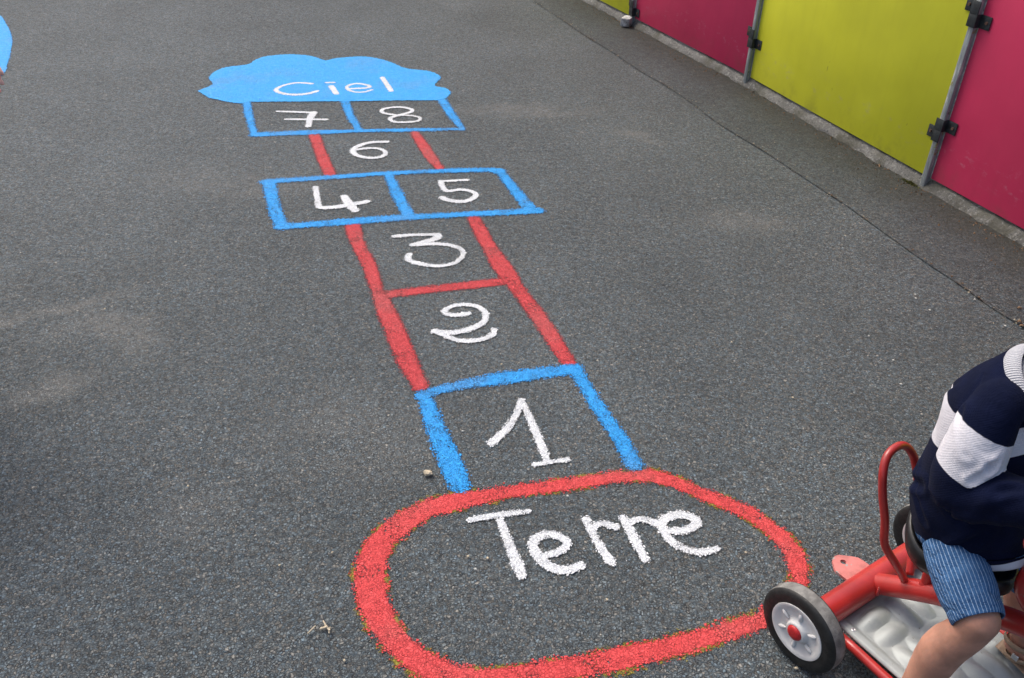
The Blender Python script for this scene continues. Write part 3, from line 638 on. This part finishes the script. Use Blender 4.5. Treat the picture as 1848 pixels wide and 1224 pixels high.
# ---------------------------------------------------------------- ride-on kart (local x = axle, -y = forward)
KO = np.array([.5601, 1.0584, 0]); KR = math.radians(34.0)
def k(a, f, z): return (a, -f, z)
kart = tag(empty('ride_on_kart', KO, KR), 'red ride-on kart with grey floor plate and white wheels', 'ride-on toy')
Rw = .088
def wheel(ax, sgn, mats=True):
    """outer face at a=ax, body extends sgn inwards"""
    mb = MB(); w_ = .038*sgn
    mb.lathe([(.058, ax+.001*sgn), (.060, ax), (.072, ax-.0010*sgn), (.082, ax+.0008*sgn), (.0862, ax+.004*sgn), (Rw-.0006, ax+.0065*sgn)], 64, c=(0, 0, Rw))
    mb.lathe([(Rw-.0006, ax+w_-.0065*sgn), (.0862, ax+w_-.004*sgn), (.082, ax+w_-.0008*sgn), (.072, ax+w_), (.058, ax+w_-.001*sgn)], 64, c=(0, 0, Rw))
    root = bpy.data.objects.new('wheel', None); C.objects.link(root); root.parent = kart
    ty = mb.build('tyre', M['rubber'], root)
    mb = MB(); mb.lathe([(Rw-.0006, ax+.0065*sgn), (Rw, ax+.009*sgn), (Rw+.0004, ax+w_/2), (Rw, ax+w_-.009*sgn), (Rw-.0006, ax+w_-.0065*sgn)], 64, c=(0, 0, Rw)); mb.build('tread', M['tread'], root)
    for fc, s in ((ax, sgn), (ax+w_, -sgn)):
        mb = MB(); mb.lathe([(.0600, fc+.002*s), (.0592, fc-.0012*s), (.056, fc-.0016*s), (.050, fc+.0002*s), (.045, fc+.003*s), (.030, fc+.0055*s), (.0245, fc+.003*s), (.0215, fc-.0035*s), (.0195, fc-.005*s), (.0165, fc-.005*s), (.016, fc-.002*s), (.0001, fc-.002*s)], 64, c=(0, 0, Rw))
        for q in range(6):
            a = math.radians(28+60*q); c0, s0 = math.cos(a), math.sin(a)
            mb.loft([(fc+.0018*s, r*c0, Rw+r*s0) for r in (.0275, .032, .038, .043, .047)], [(.0014, .0018), (.0030, .0030), (.0036, .0042), (.0030, .0040), (.0010, .0014)], n=10, sub=2)
        mb.build('rim', M['rim'], root, auto=50)
        mb = MB(); mb.lathe([(.0160, fc-.0035*s), (.0160, fc-.006*s), (.0145, fc-.0085*s), (.009, fc-.0105*s), (.0001, fc-.0112*s)], 32, c=(0, 0, Rw)); mb.build('hub_cap', M['cap'], root)
    return root
wheel(0, 1); wheel(.448, -1)
mb = MB(); mb.loft([k(.030, 0, Rw), k(.418, 0, Rw)], [.028, .028], n=40); mb.build('rear_axle_tube', M['tube'], kart, auto=40)
mb = MB(); bb = [k(.224, .004, Rw), k(.224, .030, .109), k(.224, .081, .148), k(.224, .141, .190), k(.224, .224, .228), k(.224, .268, .249), k(.224, .40, .30)]; mb.loft(bb, [.0215]*7, n=32, sub=6); mb.build('main_tube', M['tube'], kart, auto=40)
mb = MB()   # weld beads
for a in np.linspace(0, 2*math.pi, 40, endpoint=False):
    yy, zz = .0232*math.cos(a), .0232*math.sin(a); x_ = math.sqrt(max(.028**2-(zz*.85)**2, 0)); mb.cap_(k(.224+yy, x_+.001, Rw+zz*.95+.012), k(.224+yy+.001, x_+.002, Rw+zz*.95+.012), .0028, .0028, 6)
mb.build('weld_bead', M['tube'], kart)
mb = MB(); hp = [k(.222, .066, .148), k(.212, .055, .172), k(.195, .040, .205), k(.178, .018, .245), k(.172, .006, .30), k(.168, -.012, .352), k(.172, -.028, .395), k(.190, -.040, .419), k(.218, -.043, .426), k(.246, -.041, .416), k(.266, -.030, .390), k(.274, -.014, .350), k(.276, .004, .30), k(.270, .018, .245), k(.252, .040, .20), k(.232, .060, .165)]
mb.loft(hp, [.0078]*len(hp), n=20, sub=6); mb.build('backrest_hoop', M['tube'], kart)
mb = MB(); mb.loft([k(.224, .098, .170), k(.226, .086, .29)], [.0105, .0105], n=20); mb.loft([k(.224, .099, .168), k(.224, .0965, .186)], [(.016), (.0108)], n=16); mb.build('seat_post', M['tube'], kart, auto=40)
# seat: wide black saddle with a rolled rim
mb = MB(); n = 40; rings = []
for (sc, z) in ((.02, .262), (.6, .258), (.92, .255), (1.0, .268), (1.02, .285), (.985, .300), (.93, .300), (.88, .288), (.6, .276), (.02, .272)):
    ring_ = []
    for q in range(n):
        a = 2*math.pi*q/n; ca, sa = math.cos(a), math.sin(a); ra = .088*(1-.20*max(0, sa)); rf = .078 if sa < 0 else .120
        ring_.append(k(.228+ra*sc*ca, .105+rf*sc*sa, .024+z+(.034 if sa < 0 else -.006)*abs(sa)**1.6*sc*(1 if z > .26 else .5)))
    rings.append(ring_)
mb.add([v for r in rings for v in r], [(i*n+q, i*n+(q+1) % n, (i+1)*n+(q+1) % n, (i+1)*n+q) for i in range(len(rings)-1) for q in range(n)]); mb.build('seat', M['seat'], kart)
# hitch plate
mb = MB(); out = [(.190, .0), (.190, -.036), (.188, -.062), (.205, -.083), (.214, -.088), (.228, -.087), (.258, -.060), (.262, -.036), (.262, .0)]; hn = 24
hc = [(.2219+.0062*math.cos(2*math.pi*q/hn), -.0679+.0062*math.sin(2*math.pi*q/hn)) for q in range(hn)]
ol = []
for q in range(hn):
    a = 2*math.pi*q/hn; dx, dy = math.cos(a), math.sin(a); best = 9
    for i in range(len(out)):
        x1, y1 = out[i]; x2, y2 = out[(i+1) % len(out)]; ex, ey = x2-x1, y2-y1; den = dx*ey-dy*ex
        if abs(den) < 1e-9: continue
        t = ((x1-.2219)*ey-(y1+.0679)*ex)/den; u = ((x1-.2219)*dy-(y1+.0679)*dx)/den
        if t > 0 and -1e-6 <= u <= 1+1e-6: best = min(best, t)
    ol.append((.2219+dx*best, -.0679+dy*best))
vs = []
for z in (.083, .077):
    vs += [k(x, y, z) for x, y in hc]+[k(x, y, z) for x, y in ol]
fs = []
for q in range(hn):
    r = (q+1) % hn; fs += [(q, r, hn+r, hn+q), (2*hn+q, 3*hn+q, 3*hn+r, 2*hn+r), (hn+q, hn+r, 3*hn+r, 3*hn+q), (q, 2*hn+q, 2*hn+r, r)]
mb.add(vs, fs); mb.build('hitch_plate', M['hitch'], kart, False)
# embossed floor plate
na, nf = 150, 230; A0, A1, F0, F1 = .098, .352, .022, .42; vs = []
def emboss(a, f):
    c = .084; u, v = (a-A0-.030)/c, (f-F0-.012)/c; iu, iv = math.floor(u), math.floor(v); fu, fv = u-iu-.5, v-iv-.5
    if (iu+iv) % 2: fu, fv = fv, fu
    h = 0
    for ctr in (-.24, .24):
        d = math.hypot((fv-ctr)/.27, fu/.56); h = max(h, (1-min(1, d)**2)**1.6 if d < 1 else 0)
    return h
for j in range(nf+1):
    f = F0+(F1-F0)*j/nf
    for i in range(na+1):
        a = A0+(A1-A0)*i/na; e = min(a-A0, A1-a); m = min(1, max(0, (e-.024)/.008))
        z = .071-.006*min(1, max(0, (e-.015)/.010))+.0105*emboss(a, f)*m*min(1, max(0, (f-F0-.006)/.012))
        if e < .004: z -= (.004-e)*1.2
        vs.append(k(a, f, z))
mb = MB(); mb.add(vs, [(j*(na+1)+i, j*(na+1)+i+1, (j+1)*(na+1)+i+1, (j+1)*(na+1)+i) for j in range(nf) for i in range(na)])
pl = mb.build('floor_plate', M['plate'], kart); md = pl.modifiers.new('t', 'SOLIDIFY'); md.thickness = .002
for a in (.110, .340):
    for f in (.052, .30):
        mb = MB(); mb.lathe([(.0052, 0), (.0050, .0014), (.0036, .0024), (.0018, .0024), (.0013, .0012), (.0001, .0012)], 20)
        o = mb.build('screw', M['metal'], pl); o.location = k(a, f, .0712); o.rotation_euler = (0, -math.pi/2, 0)
for a in (.088, .362):
    mb = MB(); mb.loft([k(a, .02, .058), k(a, .25, .058), k(a+(.224-a)*.25, .38, .058), k(.224, .44, .060)], [.0095]*4, n=20, sub=4); mb.build('side_tube', M['tube'], kart)
mb = MB(); mb.loft([k(.232, .330, .262), k(.222, .270, .295), k(.214, .243, .335), k(.216, .252, .40), k(.224, .30, .50)], [.015]*5, n=20, sub=6)
mb.build('steering_column', M['tube'], kart)
mb = MB(); mb.loft([k(.224, .46, .088), k(.224, .43, .2), k(.224, .40, .30)], [.014]*3, n=16, sub=3); mb.build('fork', M['tube'], kart)
fwroot = wheel(.205, 1); fwroot.location = (0, -.50, 0)
mb = MB(); mb.loft([k(.03, .27, .57), k(.08, .30, .565), k(.15, .31, .53), k(.224, .305, .51), k(.30, .31, .53), k(.37, .30, .565), k(.42, .27, .57)], [.011]*7, n=16, sub=4); mb.build('handlebar', M['tube'], kart)

# ---------------------------------------------------------------- people
def hand(mb, wrist, d, side, palm_n, sz=1.0, curl=.5):
    """palm and five separate fingers; d = direction of the fingers, side = towards the thumb, palm_n = out of the palm"""
    d, side, pn = [np.asarray(v, float)/np.linalg.norm(v) for v in (d, side, palm_n)]; wrist = np.asarray(wrist, float)
    mb.loft([wrist, wrist+d*.045*sz, wrist+d*.085*sz], [(.024*sz, .016*sz), (.036*sz, .014*sz), (.037*sz, .012*sz)], n=16, round_caps=True, fixed=side)
    for i, (off, L) in enumerate(((.028, .070), (.010, .078), (-.009, .072), (-.027, .057))):
        p = wrist+d*.085*sz+side*off*sz; r = .0085*sz; dr = d+side*off*1.2
        for q, seg in enumerate((.45, .32, .23)):
            ang = curl*(.35+q*.75); v = dr*math.cos(ang)+pn*math.sin(ang); v /= np.linalg.norm(v); e = p+v*L*seg*sz; mb.cap_(p, e, r*(1-.09*q), r*(.93-.1*q), 10); p = e
    p = wrist+d*.02*sz+side*.025*sz; r = .0105*sz
    for q, seg in enumerate((.045, .032, .025)):
        v = side*.75+d*(.55+.25*q)+pn*(.35+.2*curl); v /= np.linalg.norm(v); e = p+v*seg*sz; mb.cap_(p, e, r*(1-.06*q), r*(.94-.08*q), 10); p = e
def head(mb, c, fdir, sdir, sz):
    """skull, jaw, nose, ears, lips around centre c"""
    c, f_, s_ = np.asarray(c, float), np.asarray(fdir, float), np.asarray(sdir, float); u = np.array([0, 0, 1.0])
    mb.loft([c-u*.44*sz+f_*.10*sz, c-u*.30*sz+f_*.06*sz, c-u*.05*sz, c+u*.18*sz-f_*.03*sz, c+u*.34*sz-f_*.04*sz, c+u*.44*sz-f_*.04*sz], [(.14*sz, .16*sz), (.25*sz, .30*sz), (.33*sz, .39*sz), (.34*sz, .42*sz), (.26*sz, .32*sz), (.09*sz, .12*sz)], n=28, sub=3, fixed=s_)
    mb.loft([c+u*.03*sz+f_*.36*sz, c-u*.10*sz+f_*.44*sz, c-u*.14*sz+f_*.38*sz], [.03*sz, .05*sz, .045*sz], n=12, round_caps=True)
    mb.loft([c-u*.24*sz+f_*.345*sz-s_*.08*sz, c-u*.245*sz+f_*.365*sz, c-u*.24*sz+f_*.345*sz+s_*.08*sz], [.02*sz, .032*sz, .02*sz], n=10, round_caps=True)
    for q in (-1, 1): mb.loft([c+s_*q*.34*sz-u*.12*sz, c+s_*q*.37*sz, c+s_*q*.36*sz+u*.08*sz], [(.03*sz, .06*sz), (.035*sz, .08*sz), (.03*sz, .06*sz)], n=12, round_caps=True, fixed=s_)
def cap_hair(c, fdir, sdir, sz, mat, parent):
    mb = MB(); c = np.asarray(c, float); f_ = np.asarray(fdir, float); s_ = np.asarray(sdir, float); vs = []; fs = []; nu, nv = 40, 16
    for j in range(nv+1):
        th = math.radians(3+ j/nv*112)
        for i in range(nu):
            a = 2*math.pi*i/nu; front = max(0, math.cos(a)); th2 = th*(1-.42*front**2)
            r = np.array([math.cos(a)*math.sin(th2)*.455, math.sin(a)*math.sin(th2)*.385, math.cos(th2)*.50])*sz*(1+.02*math.sin(a*17+j))
            vs.append(c+f_*(r[0]-.02*sz)+s_*r[1]+np.array([0, 0, r[2]+.0]))
    for j in range(nv):
        for i in range(nu): fs.append((j*nu+i, (j+1)*nu+i, (j+1)*nu+(i+1) % nu, j*nu+(i+1) % nu))
    fs.append(tuple(range(nu))); mb.add(vs, fs); return mb.build('hair', mat, parent)

kid = tag(empty('person', KO, KR), 'child in navy and white jumper and striped shorts sitting on the red kart', 'child')
FD, SD = np.array(k(0, 1, 0)), np.array(k(-1, 0, 0))
# body: near leg (a small) and far leg (a large)
HIPn, KNn, ANn = k(.160, .132, .354), k(.104, .236, .314), k(.062, .200, .055)
HIPf, KNf, ANf = k(.285, .125, .345), k(.352, .215, .232), k(.322, .262, .118)
mb = MB()
mb.loft([k(.228, .125, .345), k(.228, .122, .37), k(.226, .108, .45), k(.224, .100, .56), k(.224, .098, .63), k(.224, .11, .665)], [(.070, .055), (.078, .060), (.075, .055), (.085, .055), (.08, .05), (.04, .04)], n=28, fixed=(1, 0, 0), sub=3)
mb.loft([k(.224, .125, .65), k(.224, .150, .72), k(.224, .17, .76)], [.036, .033, .033], n=20)
HC = np.array(k(.224, .215, .830)); head(mb, HC, FD, SD, .215)
for hip, kn, an in ((HIPn, KNn, ANn), (HIPf, KNf, ANf)):
    hip, kn, an = map(np.array, (hip, kn, an)); mb.loft([hip, hip*.5+kn*.5, kn], [.036, .038, .034], n=22, round_caps=True)
    cf = kn*.62+an*.38+np.array(k(0, -.010, 0)); mb.loft([kn, kn*.85+an*.15, cf, kn*.25+an*.75, an], [.0345, .0325, .036, .029, .023], n=22, round_caps=True, sub=3)
    ft_ = an+np.array(k(0, -.014, -.012)); mb.loft([ft_, an+np.array(k(0, .03, -.018)), an+np.array(k(0, .075, -.027)), an+np.array(k(0, .100, -.029))], [(.025, .020), (.028, .021), (.030, .016), (.027, .010)], n=18, round_caps=True, sub=3, fixed=(1, 0, 0))
    for q in range(5): mb.cap_(an+np.array(k(-.021+.0105*q, .105, -.030)), an+np.array(k(-.023+.0115*q, .124-.003*abs(q-1), -.032)), .0062, .0055, 8)
SHn, ELn, WRn = map(np.array, (k(.132, .116, .657), k(.104, .130, .530), k(.124, .246, .566)))
SHf, ELf, WRf = map(np.array, (k(.318, .092, .655), k(.350, .130, .528), k(.340, .245, .568)))
for sh, el, wr, sg in ((SHn, ELn, WRn, 1), (SHf, ELf, WRf, -1)):
    mb.loft([sh, el], [.033, .026], n=16, round_caps=True); mb.loft([el, wr], [.026, .019], n=16, round_caps=True)
    hand(mb, wr, k(0, .9, .05), k(sg, 0, .2), k(0, 0, -1), .62, 1.1)
body = fin('body', remeshed(mb, .0032, 6), M['skin'], kid)
cap_hair(HC, FD, SD, .215, M['hair'], kid)
for q in (-1, 1):
    mb = MB(); e = HC+FD*.078+SD*q*.030+np.array([0, 0, -.004]); mb.cap_(e, e+FD*.001, .0085, .0085, 12); mb.build('eye', M['eye'], kid)

def cloth(mb, amp, freq, seed, name, mat, parent, sfun=None, tilt=0, thick=.0025):
    """wrinkled cloth out of a loft: verts pushed along radial noise; s attribute for stripes"""
    V = np.array(mb.v); r2 = np.random.default_rng(seed); K = r2.normal(0, freq, (10, 3)); p_ = r2.uniform(0, 6.28, 10)
    me = bpy.data.meshes.new(name); me.from_pydata([tuple(map(float, v)) for v in V], [], mb.f); me.update()
    nn = np.zeros(len(V)*3); me.vertices.foreach_get('normal', nn); nn = nn.reshape(-1, 3)
    w_ = sum(np.abs(np.sin(V@K[i]+p_[i]))**.7-.6 for i in range(10))/10*2
    bpy.data.meshes.remove(me); W = V+nn*(w_*amp)[:, None]
    s = [sfun(v) for v in V] if sfun else [uv[1]+tilt*v[1] for uv, v in zip(mb.uv, V)]
    o = mk(name, W, mb.f, mat, parent, True, mb.uv, {'s': s}); md = o.modifiers.new('t', 'SOLIDIFY'); md.thickness = thick; md.offset = -1
    return o
# jumper torso
TRI = [(.235, .130, .352, .095, .090, .030), (.234, .126, .362, .101, .095, .022), (.230, .118, .383, .102, .096, .010), (.228, .112, .41, .105, .099), (.226, .105, .45, .104, .093), (.224, .103, .52, .104, .085), (.224, .096, .58, .104, .079), (.224, .091, .62, .105, .073), (.224, .093, .652, .101, .062), (.224, .107, .680, .084, .053, -.01), (.224, .130, .694, .060, .055, -.028)]
mb = MB(); mb.rings(TRI, n=64, sub=5, close=True)
ARMS = []
for (sh, el, wr, sg) in ((SHn, ELn, WRn, -1), (SHf, ELf, WRf, 1)):
    pth = np.array([sh+np.array([-.050*sg, 0, .012]), sh+np.array([-.012*sg, 0, .004]), sh*.66+el*.34, sh*.33+el*.67, el*.94+sh*.06, el*.82+wr*.18+np.array([0, .004, -.006]), el*.5+wr*.5, el*.12+wr*.88, wr])
    rad = np.array([.036, .040, .0455, .048, .048, .046, .041, .035, .026]); mb.loft(pth, [(q, q*1.03) for q in rad], n=40, sub=5, fixed=(0, 1, .2), round_caps=True)
    pr = catmull(np.hstack([pth, rad[:, None]]), 8); ARMS.append((pr[:, :3], pr[:, 3]))
me = remeshed(mb, .0034, 5); nv = len(me.vertices)
V = np.zeros(nv*3); me.vertices.foreach_get('co', V); V = V.reshape(-1, 3); NN = np.zeros(nv*3); me.vertices.foreach_get('normal', NN); NN = NN.reshape(-1, 3)
best = np.full(nv, 9.0); sarm = np.zeros(nv); uarm = np.zeros(nv)
for P_, r_a in ARMS:
    L_ = np.concatenate([[0], np.cumsum(np.linalg.norm(np.diff(P_, axis=0), axis=1))])
    for i in range(len(P_)-1):
        ab = P_[i+1]-P_[i]; t = np.clip(((V-P_[i])@ab)/(ab@ab), 0, 1); q = P_[i]+t[:, None]*ab; dd_ = np.linalg.norm(V-q, axis=1)-(r_a[i]+(r_a[i+1]-r_a[i])*t)
        m_ = dd_ < best; best[m_] = dd_[m_]; sarm[m_] = (L_[i]+t*np.linalg.norm(ab))[m_]
TC = catmull([tuple(q)+(0,)*(6-len(q)) for q in TRI], 6); zi = np.clip(np.interp(V[:, 2], TC[:, 2], np.arange(len(TC))), 0, len(TC)-1)
ca_, cf_, ra_, rf_ = [np.interp(zi, np.arange(len(TC)), TC[:, j]) for j in (0, 1, 3, 4)]
ea, ef = (V[:, 0]-ca_)/ra_, (-V[:, 1]-cf_)/rf_; dtor = (np.hypot(ea, ef)-1)*np.minimum(ra_, rf_)
isarm = (best < dtor) & (sarm > .030)
f_ = -V[:, 1]; lo = .522+.40*f_; hi = .624+.07*f_; s_t = (V[:, 2]-lo)/(hi-lo); s_a = (sarm+.22*(V[:, 1]+.13)-.078)/.072
sval = np.clip(.5-np.abs(np.where(isarm, s_a, s_t)-.5), -.6, .6)
ne = len(me.edges); E_ = np.zeros(ne*2, dtype=np.int32); me.edges.foreach_get('vertices', E_); E_ = E_.reshape(-1, 2)
deg = np.bincount(E_.ravel(), minlength=nv)
for _ in range(5): sval = .4*sval+.6*(np.bincount(E_[:, 0], sval[E_[:, 1]], nv)+np.bincount(E_[:, 1], sval[E_[:, 0]], nv))/np.maximum(deg, 1)
# folds: armpit, elbow and sagging hem creases
def crease(P0, P1, w_, depth):
    P0, P1 = np.array(P0), np.array(P1); ab = P1-P0; t = np.clip(((V-P0)@ab)/(ab@ab), 0, 1); d = np.linalg.norm(V-P0-t[:, None]*ab, axis=1)
    return -depth*np.exp(-(d/w_)**2)*(.35+.65*np.sin(math.pi*np.clip(t, .02, .98)))+depth*.55*np.exp(-((d-1.9*w_)/w_)**2)
disp = np.zeros(nv)
for P0, P1, w_, dp in ((k(.085, .170, .60), k(.120, .100, .625), .006, .006), (k(.075, .150, .575), k(.110, .178, .640), .005, .006), (k(.080, .130, .61), k(.105, .085, .655), .006, .004), (k(.070, .100, .50), k(.085, .175, .555), .007, .006),
        (k(.072, .120, .495), k(.090, .200, .530), .006, .005), (k(.08, .16, .50), k(.09, .20, .60), .006, .006), (k(.100, .215, .605), k(.085, .175, .540), .006, .005), (k(.13, .06, .46), k(.20, .01, .40), .008, .006), (k(.125, .09, .40), k(.16, .03, .46), .007, .005),
        (k(.13, .15, .38), k(.15, .19, .46), .008, .006), (k(.15, .03, .37), k(.27, .02, .385), .007, .005), (k(.14, .04, .69), k(.20, .02, .60), .007, .003), (k(.128, .10, .47), k(.125, .17, .43), .006, .005)):
    disp += crease(P0, P1, w_, dp)
r2 = np.random.default_rng(5); K_ = r2.normal(0, 1, (12, 3))*np.array([16, 16, 30]); p_ = r2.uniform(0, 6.28, 12)
disp += .0035*sum(np.abs(np.sin(V@K_[i]+p_[i]))**.6-.65 for i in range(12))/12*2.2
gap = np.abs(best-dtor); disp -= .0022*np.exp(-(gap/.0025)**2)*(sarm > .02)*(V[:, 2] > .56)      # armhole seam
me.vertices.foreach_set('co', (V+NN*disp[:, None]).ravel()); me.update()
# smooth uv-less knit needs coordinates: rows follow the height, columns the girth
jump = fin('jumper', me, M['knit'], kid, True, attr={'s': sval})
mb = MB(); mb.rings([(.236, .133, .340, .090, .086, .034), (.236, .132, .350, .0965, .0925, .031), (.234, .128, .366, .1015, .0965, .022)], n=96, sub=5)
cloth(mb, .0012, 30, 8, 'waistband', M['knit'], jump, sfun=lambda v: -5)
mb = MB(); mb.rings([(.224, .133, .677, .064, .060, -.034), (.224, .139, .684, .063, .061, -.038), (.224, .146, .690, .060, .058, -.040), (.224, .150, .691, .056, .054, -.040)], n=120, sub=5)
col_ = cloth(mb, .0008, 30, 4, 'collar', M['rib_grey'], jump, sfun=lambda v: 0, thick=.004)
mb = MB(); mb.rings([(.224, .142, .664, .057, .054, -.034), (.224, .152, .683, .052, .052, -.036), (.224, .164, .704, .047, .048, -.034), (.224, .172, .716, .042, .044, -.03)], n=64, sub=4)
tee = cloth(mb, .002, 40, 5, 't_shirt', M['tee'], kid, sfun=lambda v: 0)
mb = MB(); mb.rings([(.242, .152, .326, .082, .080, .044), (.242, .148, .336, .088, .086, .040), (.238, .142, .356, .090, .084, .030)], n=72, sub=5)
cloth(mb, .004, 30, 9, 'shirt_hem', M['tee'], tee, sfun=lambda v: 0)
# shorts
mb = MB(); mb.loft([k(.226, .115, .42), k(.226, .115, .38), k(.228, .116, .355), k(.228, .118, .335), k(.228, .12, .318)], [(.085, .070), (.090, .076), (.092, .080), (.084, .074), (.05, .05)], n=72, sub=4, fixed=(1, 0, 0)); sh_ = cloth(mb, .002, 30, 21, 'shorts', M['shorts'], kid)
for hip, kn, sd_ in ((HIPn, KNn, 22), (HIPf, KNf, 23)):
    hip, kn = np.array(hip), np.array(kn); mb = MB()
    mb.loft([hip*1.1-kn*.1, hip*.8+kn*.2, hip*.5+kn*.5, hip*.25+kn*.75, hip*.08+kn*.92, hip*.03+kn*.97], [(.040, .042), (.0450, .047), (.0465, .048), (.0445, .0455), (.041, .042), (.0400, .041)], n=64, sub=8, caps=False, up=(0, 0, 1))
    cloth(mb, .0048, 36, sd_, 'trouser_leg', M['shorts'], sh_)
    mb = MB(); mb.loft([hip*.14+kn*.86, hip*.02+kn*.98, hip*-.02+kn*1.02], [(.0428, .0438), (.0422, .0430), (.0405, .0412)], n=64, sub=4, caps=False, up=(0, 0, 1)); cloth(mb, .0012, 30, sd_+4, 'turn_up', M['shorts'], sh_)
# sandals
for an, lab in ((ANn, None), (ANf, None)):
    an = np.array(an); sr = bpy.data.objects.new('sandal', None); C.objects.link(sr); sr.parent = kid
    mb = MB(); mb.loft([an+np.array(k(0, -.036, -.038)), an+np.array(k(0, .0, -.038)), an+np.array(k(0, .06, -.042)), an+np.array(k(0, .128, -.044))], [(.018, .004), (.024, .004), (.029, .004), (.020, .004)], n=28, sub=4, fixed=(1, 0, 0)); mb.build('sole', M['tan'], sr)
    def strap(cz, cf, tilt, rx, rf, w_, nm):
        vs = []; n2 = 48
        for q in range(n2):
            a = 2*math.pi*q/n2
            for dz in (-w_/2, w_/2):
                f2 = cf+rf*math.cos(a); vs.append(an+np.array(k(rx*math.sin(a), f2, cz+tilt*math.cos(a)+dz)))
        m2 = MB(); m2.add(vs, [(2*q, 2*((q+1) % n2), 2*((q+1) % n2)+1, 2*q+1) for q in range(n2)]); o = m2.build(nm, M['tan'], sr); md = o.modifiers.new('t', 'SOLIDIFY'); md.thickness = .002; md.offset = 1
    strap(.006, -.002, .006, .030, .033, .011, 'ankle_strap'); strap(-.016, .012, .022, .0325, .034, .010, 'ankle_strap'); strap(-.022, .045, .0, .033, .012, .012, 'toe_strap')
    mb = MB(); mb.box(an+np.array(k(-.034, .004, -.012)), (.003, .012, .013), None, .001); mb.build('buckle', M['metal'], sr)

# a grown-up just outside the left edge: only the fingertips of the right hand reach into the picture
ad_o = CM @ np.array([9-924.0, 160-612.0, FPX]); tipd = 2.0/ad_o[1]; TIP = np.array([0, 0, H])+ad_o*tipd
adult = tag(empty('person', (TIP[0]-.62, TIP[1]-.06, 0)), 'person beyond the left edge of the picture, only a pink fingertip showing', 'person')
AO = np.array([TIP[0]-.62, TIP[1]-.06, 0]); T = TIP-AO
fx, fy = np.array([0, -1.0, 0]), np.array([1.0, 0, 0])    # faces the camera side, hanging arm at +x
mb = MB()
for q in (-1, 1): mb.loft([(q*.10, 0, .88), (q*.11, 0, .50), (q*.115, .0, .28), (q*.12, .02, .08)], [.085, .058, .055, .038], n=20, round_caps=True, sub=2); mb.loft([(q*.12, .03, .045), (q*.125, -.15, .035)], [(.04, .04), (.042, .025)], n=16, round_caps=True, fixed=(1, 0, 0))
mb.loft([(0, 0, .84), (0, 0, .95), (0, 0, 1.12), (0, 0, 1.30), (0, .01, 1.40), (0, .01, 1.44)], [(.16, .11), (.17, .115), (.14, .095), (.17, .11), (.15, .085), (.06, .06)], n=28, sub=3, fixed=(1, 0, 0))
mb.loft([(0, .01, 1.40), (0, -.01, 1.54)], [.055, .05], n=20); head(mb, np.array([0, -.02, 1.62]), fx, np.array([1.0, 0, 0]), .225)
WR = T+np.array([-.105, .04, .115]); ELb = WR+np.array([-.14, .03, .20])
mb.loft([(.18, .01, 1.37), tuple(ELb)], [.048, .038], n=18, round_caps=True); mb.loft([tuple(ELb), tuple(WR)], [.038, .026], n=18, round_caps=True)
hdir = T-WR; hdir = hdir/np.linalg.norm(hdir); LH = .145; hand(mb, T-hdir*LH*1.08, hdir, np.cross((0, 1, 0), hdir), (0, -1, 0), .95, .12)
mb.loft([WR, T-hdir*LH*1.08], [.026, .022], n=16, round_caps=True)
mb.loft([(-.18, .01, 1.37), (-.23, .02, 1.10)], [.048, .038], n=18, round_caps=True); mb.loft([(-.23, .02, 1.10), (-.22, -.05, .86)], [.038, .026], n=18, round_caps=True); hand(mb, (-.22, -.05, .86), (0, -.15, -1), (0, -1, 0), (1, 0, 0), .95, .4)
M['fair'] = mat_plain('fair_skin', (.82, .46, .38), .55, .05, 14, .0004, spec=.35, sss=.2)
fin('body', remeshed(mb, .0045, 3), M['fair'], adult)
cap_hair(np.array([0, -.02, 1.62]), fx, np.array([1.0, 0, 0]), .225, M['hair'], adult)
mb = MB(); mb.loft([(0, 0, .86), (0, 0, .95), (0, 0, 1.12), (0, 0, 1.30), (0, .01, 1.40), (0, .01, 1.455)], [(.185, .135), (.18, .128), (.155, .11), (.185, .125), (.17, .10), (.07, .07)], n=56, sub=5, fixed=(1, 0, 0), caps=False); sw = cloth(mb, .004, 14, 31, 'shirt', M['tee'], adult)
mb = MB(); mb.loft([(.12, .01, 1.385), (.19, .01, 1.35), tuple(np.array([.18, .01, 1.37])*.35+ELb*.65)], [.062, .062, .055], n=36, sub=6, caps=False); cloth(mb, .003, 20, 32, 'sleeve', M['tee'], sw)
mb = MB(); mb.loft([(-.12, .01, 1.385), (-.19, .01, 1.35), (-.215, .02, 1.18)], [.062, .062, .055], n=36, sub=6, caps=False); cloth(mb, .003, 20, 33, 'sleeve', M['tee'], sw)
mb = MB(); mb.loft([(0, 0, .98), (0, 0, .90), (0, 0, .80)], [(.175, .12), (.19, .135), (.17, .12)], n=40, sub=3, fixed=(1, 0, 0))
for q in (-1, 1): mb.loft([(q*.09, 0, .90), (q*.11, 0, .50), (q*.12, .01, .10)], [.098, .078, .062], n=32, sub=6)
M['denim'] = mat_plain('dark_denim', (.03, .045, .09), .9, .2, 30, .001); cloth(mb, .004, 14, 34, 'trousers', M['denim'], adult)
for q in (-1, 1):
    mb = MB(); mb.loft([(q*.12, .045, .045), (q*.122, -.06, .045), (q*.127, -.165, .032)], [(.045, .045), (.047, .038), (.04, .028)], n=24, round_caps=True, sub=3, fixed=(1, 0, 0)); mb.build('shoe', M['seat'], adult)
